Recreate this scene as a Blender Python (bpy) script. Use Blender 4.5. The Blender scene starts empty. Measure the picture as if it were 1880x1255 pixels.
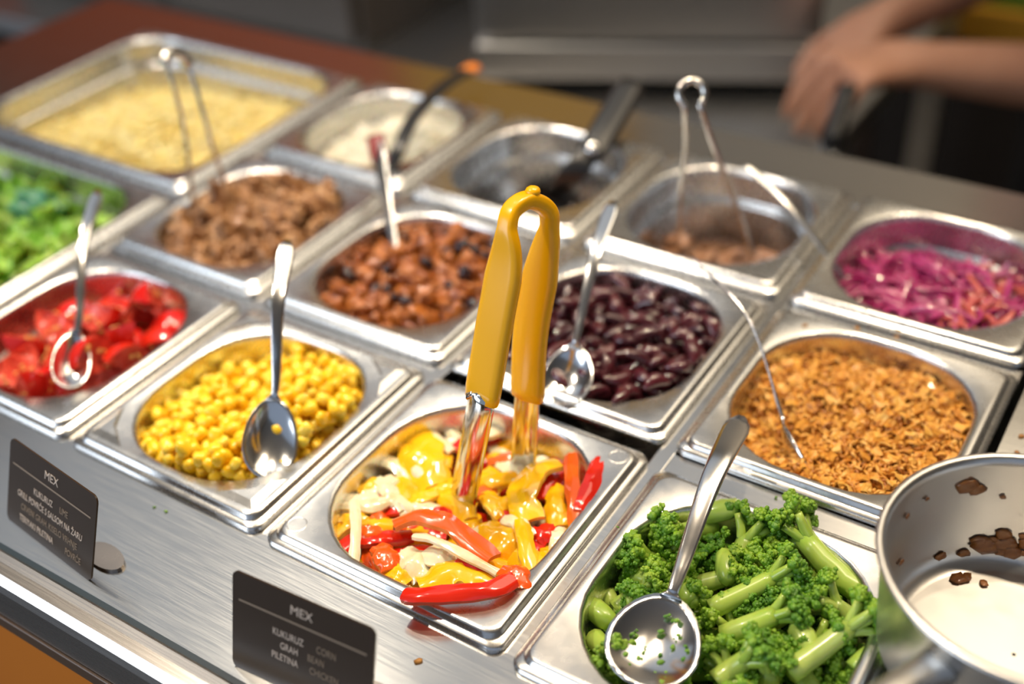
import bpy, bmesh, math, random
import numpy as np
from mathutils import Vector, Matrix, Euler, Quaternion, noise
random.seed(7)
RNG = np.random.default_rng(7)
SC = bpy.context.scene
COL = SC.collection
PI = math.pi

# ------------------------------------------------------------------ camera
cam_d = bpy.data.cameras.new('camera')
cam = bpy.data.objects.new('camera', cam_d); COL.objects.link(cam)
CAM_POS = Vector((0.7236, -0.2949, 0.4688))
CAM_ROT = Euler((0.9313, 0.0560, 0.5712), 'XYZ')
FPX = 2121.3
cam.location = CAM_POS; cam.rotation_euler = CAM_ROT
cam_d.sensor_width = 36.0; cam_d.lens = FPX / 1880 * 36.0
cam_d.clip_start = 0.02; cam_d.clip_end = 60
cam_d.dof.use_dof = True
cam_d.dof.focus_distance = 0.615
cam_d.dof.aperture_fstop = 2.6
SC.camera = cam
CAM_M = CAM_ROT.to_matrix()

# ------------------------------------------------------------------ world, lights, exposure
SC.view_settings.view_transform = 'Standard'
SC.view_settings.look = 'None'
SC.view_settings.gamma = 1.0
SC.view_settings.use_curve_mapping = False
SC.view_settings.exposure = 0.05
w = bpy.data.worlds.new('world'); SC.world = w; w.use_nodes = True
w.node_tree.nodes['Background'].inputs[0].default_value = (0.62, 0.76, 1.0, 1)
w.node_tree.nodes['Background'].inputs[1].default_value = 0.40

def light(name, kind, loc, target, energy, color, size=0.3, size_y=None, spot=None, blend=0.6):
    d = bpy.data.lights.new(name, kind)
    d.energy = energy; d.color = color
    if kind == 'AREA':
        d.size = size
        if size_y: d.shape = 'RECTANGLE'; d.size_y = size_y
    else:
        d.shadow_soft_size = size
    if kind == 'SPOT':
        d.spot_size = spot; d.spot_blend = blend
    o = bpy.data.objects.new(name, d); COL.objects.link(o)
    o.location = loc
    o.rotation_euler = (Vector(target) - Vector(loc)).to_track_quat('-Z', 'Y').to_euler()
    return o
WARM = (1.0, 0.80, 0.56)
COOL = (0.80, 0.89, 1.0)
# ceiling spots above the counter (their glints show in the spoons and food), at ceiling height
light('ceiling_spot_right_offscreen', 'SPOT', (0.34, 0.62, 1.66), (0.56, 0.20, 0.0), 66, WARM, 0.03, spot=0.85)
light('ceiling_spot_far_right_offscreen', 'SPOT', (0.95, 0.75, 1.66), (0.70, 0.40, 0.0), 33, WARM, 0.03, spot=0.9)
light('ceiling_spot_front_offscreen', 'SPOT', (-0.35, -0.15, 1.66), (0.20, 0.20, 0.0), 53, (1.0, 0.86, 0.68), 0.03, spot=0.95)
light('ceiling_spot_left_offscreen', 'SPOT', (-0.42, 0.62, 1.66), (-0.13, 0.36, 0.0), 80, (1.0, 0.88, 0.70), 0.03, spot=0.75)
# ceiling panels over the kitchen, mirrored cool and warm in the steel
light('ceiling_panel_left_offscreen', 'AREA', (-0.95, 1.15, 1.66), (-0.95, 1.15, 0), 4.8, (0.72, 0.85, 1.0), 2.2, 1.8)
light('ceiling_panel_right_offscreen', 'AREA', (0.75, 1.5, 1.66), (0.75, 1.5, 0), 12, (1, .84, .62), 1.0, 1.4)
# daylight from the customer side
light('window_front_offscreen', 'AREA', (-2.0, -3.4, 1.5), (0.3, 0.2, 0.0), 88, COOL, 2.6, 2.2)

# ------------------------------------------------------------------ helpers
def ray(px, py):
    return CAM_M @ Vector(((px - 940) / FPX, -(py - 627.5) / FPX, -1.0))
def un(px, py, z=0.0):          # photograph point -> point on the level z
    d = ray(px, py); return CAM_POS + d * ((z - CAM_POS.z) / d.z)
def at(px, py, t):              # photograph point -> point at depth t
    return CAM_POS + ray(px, py) * t

def mesh(name, verts, faces, smooth=True, mats=None, idx=None):
    me = bpy.data.meshes.new(name)
    me.from_pydata([tuple(v) for v in verts], [], [tuple(f) for f in faces])
    if mats:
        for m in (mats if isinstance(mats, (list, tuple)) else [mats]): me.materials.append(m)
    if idx is not None: me.polygons.foreach_set('material_index', idx)
    if smooth: me.polygons.foreach_set('use_smooth', [True] * len(me.polygons))
    me.update(); return me
def bm_mesh(name, bm, mats=None, smooth=True):
    me = bpy.data.meshes.new(name); bm.to_mesh(me); bm.free()
    if mats:
        for m in (mats if isinstance(mats, (list, tuple)) else [mats]): me.materials.append(m)
    if smooth: me.polygons.foreach_set('use_smooth', [True] * len(me.polygons))
    return me
def obj(name, me, parent=None, loc=(0, 0, 0), rot=None, scale=None):
    o = bpy.data.objects.new(name, me); COL.objects.link(o)
    o.location = loc
    if rot is not None:
        if isinstance(rot, (Quaternion, Matrix)):
            o.rotation_euler = rot.to_euler()
        else: o.rotation_euler = rot
    if scale is not None: o.scale = scale if hasattr(scale, '__len__') else (scale,) * 3
    if parent: o.parent = parent
    return o
def tag(o, label, cat=None, group=None, kind=None):
    o['label'] = label
    if cat: o['category'] = cat
    if group: o['group'] = group
    if kind: o['kind'] = kind
    return o
def empty(name, loc, label, cat, group=None):
    o = bpy.data.objects.new(name, None); COL.objects.link(o); o.location = loc
    o.empty_display_size = 0.02
    return tag(o, label, cat, group)
def local(parent, me):          # move mesh data given in world coordinates into the parent's frame
    me.transform(Matrix.Translation(-Vector(parent.location))); return me
def struct(o): o['kind'] = 'structure'; return o

def box_bm(bm, x0, x1, y0, y1, z0, z1, bev=0.0):
    r = bmesh.ops.create_cube(bm, size=1.0)
    vs = r['verts']
    bmesh.ops.scale(bm, vec=(x1 - x0, y1 - y0, z1 - z0), verts=vs)
    bmesh.ops.translate(bm, vec=((x0 + x1) / 2, (y0 + y1) / 2, (z0 + z1) / 2), verts=vs)
    if bev:
        es = list({e for v in vs for e in v.link_edges})
        bmesh.ops.bevel(bm, geom=es, offset=bev, segments=3, affect='EDGES', profile=0.5)
def box(name, x0, x1, y0, y1, z0, z1, m, bev=0.0, parent=None):
    bm = bmesh.new(); box_bm(bm, x0, x1, y0, y1, z0, z1, bev)
    me = bm_mesh(name, bm, m, smooth=False)
    return obj(name, me if not parent else local(parent, me), parent)

def catmull(pts, n):
    pts = [Vector(p) for p in pts]
    if len(pts) == 2: return [pts[0].lerp(pts[1], i / (n - 1)) for i in range(n)]
    P = [pts[0] * 2 - pts[1]] + pts + [pts[-1] * 2 - pts[-2]]
    out = []
    S = len(pts) - 1
    for i in range(n):
        u = i / (n - 1) * S; k = min(int(u), S - 1); t = u - k
        a, b, c, d = P[k:k + 4]
        out.append(0.5 * ((2 * b) + (c - a) * t + (2 * a - 5 * b + 4 * c - d) * t * t + (3 * b - a - 3 * c + d) * t ** 3))
    return out
def sweep(path, prof, side, close=True):
    """path: points; prof(i,s)-> list of (a,b) offsets along side and normal; side(i,s,tangent)->unit side vector"""
    V, F = [], []; n = len(path); k = None
    for i, p in enumerate(path):
        t = (path[min(i + 1, n - 1)] - path[max(i - 1, 0)]).normalized()
        s = i / (n - 1)
        sd = side(i, s, t); sd = (sd - t * sd.dot(t)).normalized(); nn = sd.cross(t).normalized()
        pr = prof(i, s); k = len(pr)
        for a, b in pr: V.append(p + sd * a + nn * b)
    for i in range(n - 1):
        for j in range(k):
            F.append((i * k + j, i * k + (j + 1) % k, (i + 1) * k + (j + 1) % k, (i + 1) * k + j))
    if close:
        F.append(tuple(range(k - 1, -1, -1))); F.append(tuple((n - 1) * k + j for j in range(k)))
    return V, F
def ell(a, b, n=10, p=2.0):
    out = []
    for j in range(n):
        th = 2 * PI * j / n; c, s = math.cos(th), math.sin(th)
        out.append((a * math.copysign(abs(c) ** (2 / p), c), b * math.copysign(abs(s) ** (2 / p), s)))
    return out
def tube(path, r, n=10):
    rr = r if callable(r) else (lambda s: r)
    ref = Vector((0.31, 0.17, 0.93))
    return sweep(path, lambda i, s: ell(rr(s), rr(s), n), lambda i, s, t: ref.cross(t) if abs(ref.normalized().dot(t)) < .95 else Vector((1, 0, 0)).cross(t))

# ------------------------------------------------------------------ materials
def mat(name, cols, rough=0.4, metal=0.0, rnd=None, nscale=None, namt=0.5, bump=None, bscale=200, sss=0.0,
        coat=0.0, spec=0.5, transmission=0.0, alpha=1.0, island=False, detail=3.0, emis=None):
    """cols: list of colours. rnd 'obj'/'isl' spreads them over objects or loose pieces, noise mottles between them"""
    m = bpy.data.materials.new(name); m.use_nodes = True
    nt = m.node_tree; b = nt.nodes['Principled BSDF']; L = nt.links
    def ramp(cs):
        r = nt.nodes.new('ShaderNodeValToRGB'); e = r.color_ramp.elements
        while len(e) < len(cs): e.new(0.5)
        for i, c in enumerate(cs):
            e[i].position = i / max(1, len(cs) - 1); e[i].color = (*c, 1)
        return r
    b.inputs['Roughness'].default_value = rough
    b.inputs['Metallic'].default_value = metal
    b.inputs['Specular IOR Level'].default_value = spec
    b.inputs['Coat Weight'].default_value = coat
    b.inputs['Coat Roughness'].default_value = 0.08
    b.inputs['Transmission Weight'].default_value = transmission
    if sss:
        b.inputs['Subsurface Weight'].default_value = sss
        b.inputs['Subsurface Radius'].default_value = (0.004, 0.002, 0.001)
        b.inputs['Subsurface Scale'].default_value = 1.0
    tc = nt.nodes.new('ShaderNodeTexCoord')
    if len(cols) == 1 and not nscale:
        b.inputs['Base Color'].default_value = (*cols[0], 1)
    else:
        r = ramp(cols); src = None
        if rnd == 'obj': src = nt.nodes.new('ShaderNodeObjectInfo').outputs['Random']
        elif rnd == 'isl': src = nt.nodes.new('ShaderNodeNewGeometry').outputs['Random Per Island']
        if nscale:
            nz = nt.nodes.new('ShaderNodeTexNoise'); nz.inputs['Scale'].default_value = nscale; nz.inputs['Detail'].default_value = detail
            L.new(tc.outputs['Object'], nz.inputs['Vector'])
            mr = nt.nodes.new('ShaderNodeMapRange'); mr.inputs[1].default_value = 0.3; mr.inputs[2].default_value = 0.7
            L.new(nz.outputs['Fac'], mr.inputs[0])
            if src is None: src = mr.outputs[0]
            else:
                mx = nt.nodes.new('ShaderNodeMix'); mx.inputs[0].default_value = namt
                L.new(src, mx.inputs[2]); L.new(mr.outputs[0], mx.inputs[3]); src = mx.outputs[0]
        L.new(src, r.inputs[0]); L.new(r.outputs[0], b.inputs['Base Color'])
    if bump:
        nb = nt.nodes.new('ShaderNodeTexNoise'); nb.inputs['Scale'].default_value = bscale; nb.inputs['Detail'].default_value = 4
        L.new(tc.outputs['Object'], nb.inputs['Vector'])
        bp = nt.nodes.new('ShaderNodeBump'); bp.inputs['Strength'].default_value = bump; bp.inputs['Distance'].default_value = 0.001
        L.new(nb.outputs['Fac'], bp.inputs['Height']); L.new(bp.outputs[0], b.inputs['Normal'])
    return m
def steel(name, col=(0.72, 0.71, 0.69), rough=0.2, streak=(1, 60, 1), amt=0.10, bump=0.02):
    m = mat(name, [col], rough, 1.0)
    nt = m.node_tree; b = nt.nodes['Principled BSDF']; L = nt.links
    tc = nt.nodes.new('ShaderNodeTexCoord'); mp = nt.nodes.new('ShaderNodeMapping'); mp.inputs['Scale'].default_value = streak
    nz = nt.nodes.new('ShaderNodeTexNoise'); nz.inputs['Scale'].default_value = 18; nz.inputs['Detail'].default_value = 5
    L.new(tc.outputs['Object'], mp.inputs[0]); L.new(mp.outputs[0], nz.inputs['Vector'])
    mr = nt.nodes.new('ShaderNodeMapRange'); mr.inputs[3].default_value = max(.02, rough - amt / 2); mr.inputs[4].default_value = rough + amt
    L.new(nz.outputs['Fac'], mr.inputs[0]); L.new(mr.outputs[0], b.inputs['Roughness'])
    if bump:
        bp = nt.nodes.new('ShaderNodeBump'); bp.inputs['Strength'].default_value = bump; bp.inputs['Distance'].default_value = 0.001
        L.new(nz.outputs['Fac'], bp.inputs['Height']); L.new(bp.outputs[0], b.inputs['Normal'])
    return m
M = {}
M['pan'] = steel('pan_steel', (0.66, 0.655, 0.64), 0.25, (6, 6, 6), 0.08, 0.004)
M['deck'] = steel('deck_steel', (0.62, 0.61, 0.59), 0.17, (2, 70, 2), 0.10)
M['bar'] = steel('bar_steel', (0.72, 0.71, 0.69), 0.2, (3, 60, 3), 0.1)
M['spoon'] = steel('spoon_steel', (0.74, 0.74, 0.74), 0.14, (3, 3, 3), 0.05, 0.0)
M['wire'] = steel('wire_steel', (0.70, 0.69, 0.66), 0.22, (3, 3, 3), 0.05, 0.0)
M['tong'] = steel('tong_steel', (0.66, 0.64, 0.60), 0.12, (3, 3, 3), 0.05, 0.0)
M['rail'] = steel('rail_steel', (0.62, 0.58, 0.54), 0.25, (1, 60, 60), 0.1)
M['saucepan'] = steel('saucepan_steel', (0.64, 0.63, 0.61), 0.30, (4, 4, 40), 0.12)
M['well'] = steel('well_steel', (0.62, 0.61, 0.59), 0.35, (3, 3, 3), 0.1, 0.0)
M['seal'] = mat('dark_seal', [(0.02, 0.035, 0.05)], 0.3)
M['orange_panel'] = mat('orange_panel', [(0.62, 0.17, 0.01), (0.70, 0.20, 0.012)], 0.45, nscale=3)
M['brown'] = mat('brown_frame', [(0.10, 0.055, 0.03)], 0.4)
M['yellow'] = mat('yellow_sleeve', [(0.94, 0.45, 0.0), (0.96, 0.48, 0.002)], 0.26, nscale=30, coat=0.15, sss=0.0)
M['black_plastic'] = mat('black_plastic', [(0.012, 0.012, 0.013)], 0.3)
M['red_plastic'] = mat('dark_red_plastic', [(0.20, 0.01, 0.012)], 0.3)
M['sign'] = mat('sign_card', [(0.034, 0.019, 0.009)], 0.35)
M['print'] = mat('sign_print', [(0.62, 0.50, 0.40)], 0.5)
M['print_dim'] = mat('sign_print_dim', [(0.26, 0.19, 0.13)], 0.5)
M['holder'] = steel('holder_steel', (0.35, 0.31, 0.28), 0.25, (3, 3, 3), 0.05, 0.0)

# ------------------------------------------------------------------ the room
def room():
    wall = mat('kitchen_wall', [(0.42, 0.34, 0.25), (0.46, 0.38, 0.28)], 0.6, nscale=2)
    struct(box('floor', -4.2, 4.0, -4.0, 2.6, -1.15, -1.10, mat('floor_dark', [(0.035, 0.028, 0.022), (0.05, 0.04, 0.03)], 0.5, nscale=6)))
    struct(box('ceiling', -4.2, 4.0, -1.2, 2.6, 1.70, 1.75, mat('ceiling_paint', [(0.62, 0.60, 0.56)], 0.8)))
    struct(box('wall_back', -4.2, 4.0, 2.40, 2.46, -1.1, 1.70, wall))
    struct(box('wall_left', -4.26, -4.2, -1.2, 2.46, -1.1, 1.70, mat('wall_left_paint', [(0.30, 0.17, 0.10)], 0.6)))
    struct(box('wall_right', 4.0, 4.06, -1.2, 2.46, -1.1, 1.70, mat('wall_right_paint', [(0.30, 0.24, 0.18)], 0.6)))
    struct(box('added_dark_board', -4.2, 4.0, 2.385, 2.40, -1.1, 0.20, mat('added_darkening', [(0.035, 0.026, 0.02), (0.05, 0.037, 0.027)], .5, nscale=3)))  # added board, coloured dark to turn the low background black
    tag(box('wall_panel', -3.9, -1.52, 2.37, 2.399, 0.25, 1.60, mat('red_orange_paint', [(0.80, 0.16, 0.05)], 0.5), 0.004),
        'red-orange painted board on the kitchen back wall', 'wall panel')
    tag(box('wall_panel', -1.50, -0.72, 2.37, 2.399, 0.25, 1.60, mat('amber_paint', [(0.88, 0.42, 0.03)], 0.5), 0.004),
        'amber yellow painted board on the kitchen back wall', 'wall panel')
room()

# ------------------------------------------------------------------ the counter
COLS = [(0.003, 0.161), (0.1685, 0.3285), (0.335, 0.495), (0.5025, 0.6625)]
ROWS = [(0.0, 0.168), (0.179, 0.346), (0.357, 0.519)]
DZ = -0.004
def counter():
    t = empty('serving_counter', (0.3, 0.25, -1.10), 'stainless steel serving counter with orange front holding the food pans', 'counter')
    X0, X1 = -0.455, 1.55
    bm = bmesh.new()
    box_bm(bm, X0, X1, -0.078, 0.004, DZ - 0.02, DZ)
    box_bm(bm, X0, X1, 0.508, 0.582, DZ - 0.02, DZ)
    box_bm(bm, X0, -0.312, 0.004, 0.508, DZ - 0.02, DZ)
    box_bm(bm, 0.6675, X1, 0.004, 0.508, DZ - 0.02, DZ)
    bmesh.ops.remove_doubles(bm, verts=bm.verts, dist=1e-5)
    obj('deck', local(t, bm_mesh('deck', bm, M['deck'], False)), t)
    for x in (-0.0015, 0.1650, 0.3318, 0.4990):
        box('divider_bar', x - 0.0055, x + 0.0055, 0.002, 0.510, DZ - 0.012, DZ - 0.0005, M['bar'], 0.001, t)
    for ci, (a, b) in enumerate(COLS):
        for y in (0.1735, 0.3515):
            if ci == 2 and y < 0.2: continue
            box('divider_bar', a, b, y - 0.0115, y + 0.006, DZ - 0.012, DZ - 0.001, M['bar'], 0.001, t)
    box('divider_bar', -0.318, -0.006, 0.255, 0.268, DZ - 0.012, DZ - 0.001, M['bar'], 0.001, t)
    bm = bmesh.new()                                        # the dark well under the pans
    box_bm(bm, X0 + .02, X1 - .02, -0.05, 0.56, -0.30, -0.29)
    box_bm(bm, X0 + .02, X1 - .02, -0.05, -0.04, -0.29, DZ - 0.021)
    box_bm(bm, X0 + .02, X1 - .02, 0.55, 0.56, -0.29, DZ - 0.021)
    box_bm(bm, X0 + .02, X0 + .03, -0.04, 0.55, -0.29, DZ - 0.021)
    box_bm(bm, X1 - .03, X1 - .02, -0.04, 0.55, -0.29, DZ - 0.021)
    obj('well', local(t, bm_mesh('well', bm, M['well'], False)), t)
    box('seal', X0, X1, -0.0815, -0.0775, DZ - 0.02, DZ + 0.0005, M['seal'], 0, t)
    # front rail with a rounded nose
    prof = [(-0.081, -0.026), (-0.081, -0.003), (-0.0835, 0.0), (-0.089, 0.0005), (-0.0945, -0.001), (-0.0985, -0.0045), (-0.1, -0.009), (-0.1, -0.034), (-0.097, -0.036)]
    V, F = [], []
    for x in (X0, X1):
        for y, z in prof: V.append((x, y, z))
    n = len(prof)
    for j in range(n): F.append((j, (j + 1) % n, n + (j + 1) % n, n + j))
    F += [tuple(range(n)), tuple(range(2 * n - 1, n - 1, -1))]
    me = mesh('front_rail', V, F, False, M['rail']); obj('front_rail', local(t, me), t)
    box('trim_strip', X0, X1, -0.1015, -0.092, -0.046, -0.0355, M['brown'], 0.001, t)
    xs = [X0, 0.36, 0.96, X1]
    for i in range(3):
        box('front_panel', xs[i] + .0008, xs[i + 1] - .0008, -0.096, -0.086, -1.05, -0.046, M['orange_panel'], 0.0008, t)
    box('end_panel', X0, X0 + 0.018, -0.085, 0.575, -1.08, DZ - 0.021, M['brown'], 0, t)
    box('back_panel', X0, X1, 0.562, 0.58, -1.08, DZ - 0.021, M['bar'], 0, t)
    box('plinth', X0 + .05, X1 - .05, -0.05, 0.54, -1.10, -1.045, M['well'], 0, t)
counter()

# ------------------------------------------------------------------ pans
NA = 9
def rrect(hx, hy, r):
    out = []
    for k, (sx, sy) in enumerate(((1, 1), (-1, 1), (-1, -1), (1, -1))):
        for j in range(NA):
            a = PI / 2 * (k + j / (NA - 1))
            out.append((sx * (hx - r) + r * math.cos(a), sy * (hy - r) + r * math.sin(a)))
    return out
def pan_mesh(hx, hy, mx=0.0110, my=0.0100, r=0.056, depth=0.085):
    ox, oy = hx - mx, hy - my
    L = [(hx, hy, .008, -.004), (hx, hy, .008, -.0015), (hx - .001, hy - .001, .008, -.0003), (hx - .0035, hy - .0035, .008, 0.0),
         (hx - .0045, hy - .0045, .008, .0006), (hx - .0052, hy - .0052, .0082, .0026), (hx - .0066, hy - .0066, .0085, .0036), (hx - .008, hy - .008, .009, .0037),
         (ox + .0005, oy + .0005, r + .0005, .0036), (ox - .0009, oy - .0009, r, .0030), (ox - .0020, oy - .0020, r - .001, .0014), (ox - .0024, oy - .0024, r - .001, -.002),
         (ox - .0034, oy - .0034, r - .002, -.021), (ox - .0042, oy - .0042, r - .002, -.0235), (ox - .0062, oy - .0062, r - .003, -.0245), (ox - .0068, oy - .0068, r - .003, -.027),
         (ox - .012, oy - .012, r - .006, -depth + .012), (ox - .0155, oy - .0155, r - .008, -depth + .004), (ox - .023, oy - .023, r - .012, -depth)]
    V, F = [], []; n = 4 * NA
    for a, b, c, z in L:
        for x, y in rrect(a, b, c): V.append((x, y, z))
    for i in range(len(L) - 1):
        for j in range(n):
            F.append((i * n + j, i * n + (j + 1) % n, (i + 1) * n + (j + 1) % n, (i + 1) * n + j))
    F.append(tuple((len(L) - 1) * n + j for j in range(n)))
    F = [f[::1] for f in F]
    return V, F
class Pan:
    def __init__(s, x0, x1, y0, y1, label, mx=0.0110, my=0.0100, r=0.056, depth=0.085):
        s.cx, s.cy, s.hx, s.hy = (x0 + x1) / 2, (y0 + y1) / 2, (x1 - x0) / 2, (y1 - y0) / 2
        s.mx, s.my, s.r = mx, my, r
        V, F = pan_mesh(s.hx, s.hy, mx, my, r, depth)
        me = mesh('food_pan', V, F, True, M['pan'])
        s.o = tag(obj('food_pan', me, loc=(s.cx, s.cy, 0)), label, 'pan', 'stainless steel food pans set into the counter')
    def half(s, z):
        k = 0.0024 if z > -.002 else (0.003 - z * .03 if z > -.022 else 0.0068 + (-z - .027) * .12)
        return s.hx - s.mx - k, s.hy - s.my - k
    def inside(s, x, y, m=0.0, z=-.01):
        hx, hy = s.half(z); r = s.r - .004
        qx, qy = abs(x - s.cx) - (hx - r), abs(y - s.cy) - (hy - r)
        d = np.hypot(np.maximum(qx, 0), np.maximum(qy, 0)) + np.minimum(np.maximum(qx, qy), 0) - r
        return d < -m
    def bed(s, name, zf, m, label, cat, kind='stuff', rings=14, rough=0.0, seed=0):
        """the heaped mass in the pan: a lumpy surface from wall to wall, closed down to a lower skirt"""
        V, F = [], []; n = 4 * NA * 2
        def bound(z):
            hx, hy = s.half(z); pts = rrect(hx, hy, s.r - .004)
            out = []
            for j in range(len(pts)):
                a, b = pts[j], pts[(j + 1) % len(pts)]
                out += [a, ((a[0] + b[0]) / 2, (a[1] + b[1]) / 2)]
            return out
        B = bound(-.03)
        V.append((0, 0, zf(s.cx, s.cy)))
        for k in range(1, rings + 1):
            q = k / rings
            for j, (x, y) in enumerate(B):
                z = zf(s.cx + x * q, s.cy + y * q)
                if k == rings: hx = bound(z)[j]; x, y = hx
                z += rough * noise.noise(Vector((x * q * 120 + seed, y * q * 120, 3.3)))
                V.append((x * q, y * q, z))
        for j in range(n): F.append((0, 1 + j, 1 + (j + 1) % n))
        for k in range(rings - 1):
            for j in range(n):
                a = 1 + k * n
                F.append((a + j, a + n + j, a + n + (j + 1) % n, a + (j + 1) % n))
        o = obj(name, mesh(name, V, F, True, m), loc=(s.cx, s.cy, 0))
        return tag(o, label, cat, None, kind)
def heap(pan, n, r, floor, K=18, m=0.0, rng=RNG, zin=-.01, wobble=0.0):
    """drop n balls one after another, each at the lowest of K places, onto the floor function and one another"""
    P = np.zeros((0, 4)); out = []
    hx, hy = pan.half(zin)
    for i in range(n):
        rr = r if np.isscalar(r) else rng.uniform(*r)
        xs, ys = [], []
        while len(xs) < K:
            x = pan.cx + rng.uniform(-hx, hx); y = pan.cy + rng.uniform(-hy, hy)
            if pan.inside(x, y, rr * .8 + m, zin): xs.append(x); ys.append(y)
        xs, ys = np.array(xs), np.array(ys)
        fl = np.array([floor(a, b) for a, b in zip(xs, ys)])
        z = fl + rr * .6
        if len(P):
            d2 = (xs[:, None] - P[None, :, 0]) ** 2 + (ys[:, None] - P[None, :, 1]) ** 2
            s2 = (rr + P[None, :, 3]) ** 2 * .86
            zz = np.where(d2 < s2, P[None, :, 2] + np.sqrt(np.maximum(s2 - d2, 0)), -9).max(1)
            z = np.maximum(z, zz)
        k = int(np.argmin(z - fl + rng.uniform(0, wobble + 1e-9, K)))
        P = np.vstack([P, [xs[k], ys[k], z[k], rr]]); out.append((xs[k], ys[k], z[k], rr))
    return out
def rrot(rng=RNG, tilt=PI):
    return Euler((rng.uniform(-tilt, tilt), rng.uniform(-tilt, tilt), rng.uniform(-PI, PI)))
def scatter(name, variants, places, label, cat, group, tilt=PI, base=None, rng=RNG, flat=None):
    for i, (x, y, z, r) in enumerate(places):
        me = variants[int(rng.integers(len(variants)))]
        s = (r / base) if base else 1.0
        o = obj(name, me, None, (x, y, z), rrot(rng, tilt), s * rng.uniform(.92, 1.08))
        tag(o, label, cat, group)

PN = {}
def P_(key, ci, ri, label, dy0=0, dy1=0, **k):
    a, b = COLS[ci]; c, d = ROWS[ri]
    PN[key] = Pan(a, b, c + dy0, d + dy1, label, **k)
P_('tomato', 0, 0, 'small steel food pan holding red tomato wedges')
P_('corn', 1, 0, 'small steel food pan holding sweetcorn, with embossed corners', mx=0.0125, my=0.0125)
P_('pepper', 2, 0, 'small steel food pan holding pepper strips, under the yellow-handled tongs', -.001, -.001)
P_('broccoli', 3, 0, 'small steel food pan holding cooked broccoli', -.004, -.008)
P_('meat', 0, 1, 'small steel food pan holding light brown shredded meat')
P_('chili', 1, 1, 'small steel food pan holding dark chili stew')
P_('bean', 2, 1, 'small steel food pan holding dark red kidney beans')
P_('fried', 3, 1, 'small steel food pan holding golden fried onion flakes')
P_('rice', 0, 2, 'small steel food pan holding white rice')
P_('sauce', 1, 2, 'nearly empty small steel pan with the black-handled spatula in it')
P_('scrap', 2, 2, 'nearly empty small steel pan with wire tongs and meat scraps')
P_('cabbage', 3, 2, 'small steel food pan holding purple pickled cabbage')
PN['lettuce'] = Pan(-0.3165, -0.0055, 0.0, 0.2575, 'large steel food pan holding chopped green lettuce', r=0.05, depth=.1)
PN['cheese'] = Pan(-0.3165, -0.0055, 0.2660, 0.519, 'large steel food pan holding grated pale yellow cheese', r=0.05, depth=.1)
def marks():
    for px, py in ((1135, 838), (545, 962)):                # ring stamps pressed into the pepper pan's flange
        p = un(px, py, .0037); V, F = [], []
        n = 28
        for j in range(n):
            a = 2 * PI * j / n
            for rr, z in ((.0052, 0), (.0056, .00035), (.0060, 0)): V.append((p.x + rr * math.cos(a), p.y + rr * math.sin(a), .0036 + z))
        for j in range(n):
            for k in range(2): F.append((j * 3 + k, j * 3 + k + 1, ((j + 1) % n) * 3 + k + 1, ((j + 1) % n) * 3 + k))
        obj('stamp_ring', local(PN['pepper'].o, mesh('stamp_ring', V, F, True, M['pan'])), PN['pepper'].o)
    pn = PN['corn']
    for sx in (-1, 1):                                      # pressed three-sided corners of the corn pan
        for sy in (-1, 1):
            a, b = pn.hx - .010, pn.hy - .010
            pts = [(a, b), (a - .030, b), (a - .012, b - .012), (a, b - .030)]
            V = [(sx * x, sy * y, .0036) for x, y in pts]
            c = (sum(x for x, y in pts) / 4, sum(y for x, y in pts) / 4)
            V += [(sx * (x * .55 + c[0] * .45), sy * (y * .55 + c[1] * .45), .0058) for x, y in pts]
            F = [(0, 1, 5, 4), (1, 2, 6, 5), (2, 3, 7, 6), (3, 0, 4, 7), (4, 5, 6, 7)]
            if sx * sy < 0: F = [f[::-1] for f in F]
            obj('corner_emboss', mesh('corner_emboss', V, F, False, M['pan']), pn.o)
marks()

# ------------------------------------------------------------------ food: shapes
def chunk(seed, r=1.0, amp=0.3, freq=1.6, st=(1, 1, 1), sub=2, m=None, name='chunk', p=2.0):
    bm = bmesh.new(); bmesh.ops.create_icosphere(bm, subdivisions=sub, radius=1.0)
    for v in bm.verts:
        d = v.co.normalized()
        k = (abs(d.x) ** p + abs(d.y) ** p + abs(d.z) ** p) ** (-1 / p)
        k *= 1 + amp * noise.noise(d * freq + Vector((seed * 7.1, seed * 3.7, 1.3))) + amp * .5 * noise.noise(d * freq * 2.3 + Vector((seed * 1.1, 5, seed)))
        v.co = Vector((d.x * st[0], d.y * st[1], d.z * st[2])) * k * r
    return bm_mesh(name, bm, m)
def strip_mesh(path, w, th, curl, skin, flesh, n=14, twist=0.0, taper=.25, up=Vector((0, 0, 1)), name='strip', tilt=0.0, seed=0, wav=0.0):
    """a bent slice: skin on its outer (upper) face, flesh inside; curl bows the section, taper narrows the ends"""
    pts = catmull(path, n); k = 7
    def prof(i, s):
        e = 1 - taper * abs(2 * s - 1) ** 3 + wav * noise.noise(Vector((s * 5, seed, 2)))
        ww = w / 2 * e; top, bot = [], []
        for j in range(k):
            q = -1 + 2 * j / (k - 1)
            z = -curl * w * q * q + wav * w * .4 * noise.noise(Vector((s * 4 + seed, q * 2, 7)))
            top.append((ww * q, z + th / 2)); bot.append((ww * q * .97, z - th / 2))
        return top + bot[::-1]
    def side(i, s, t):
        sd = t.cross(up)
        if sd.length < .2: sd = t.cross(Vector((0.3, 1, 0)))
        return Quaternion(t, tilt + twist * (s - .5)) @ sd.normalized()
    V, F = sweep(pts, prof, side)
    # section order: sides are (side, normal) with normal = side x tangent
    kk = 2 * k; idx = []
    c = sum(V, Vector()) / len(V)
    for f in F[:-2]:
        j = f[0] % kk; idx.append(0 if j < k - 1 else 1)
    idx += [1, 1]
    me = mesh(name, V, F, True, [skin, flesh], idx); me.set_sharp_from_angle(angle=.9); return me
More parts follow.
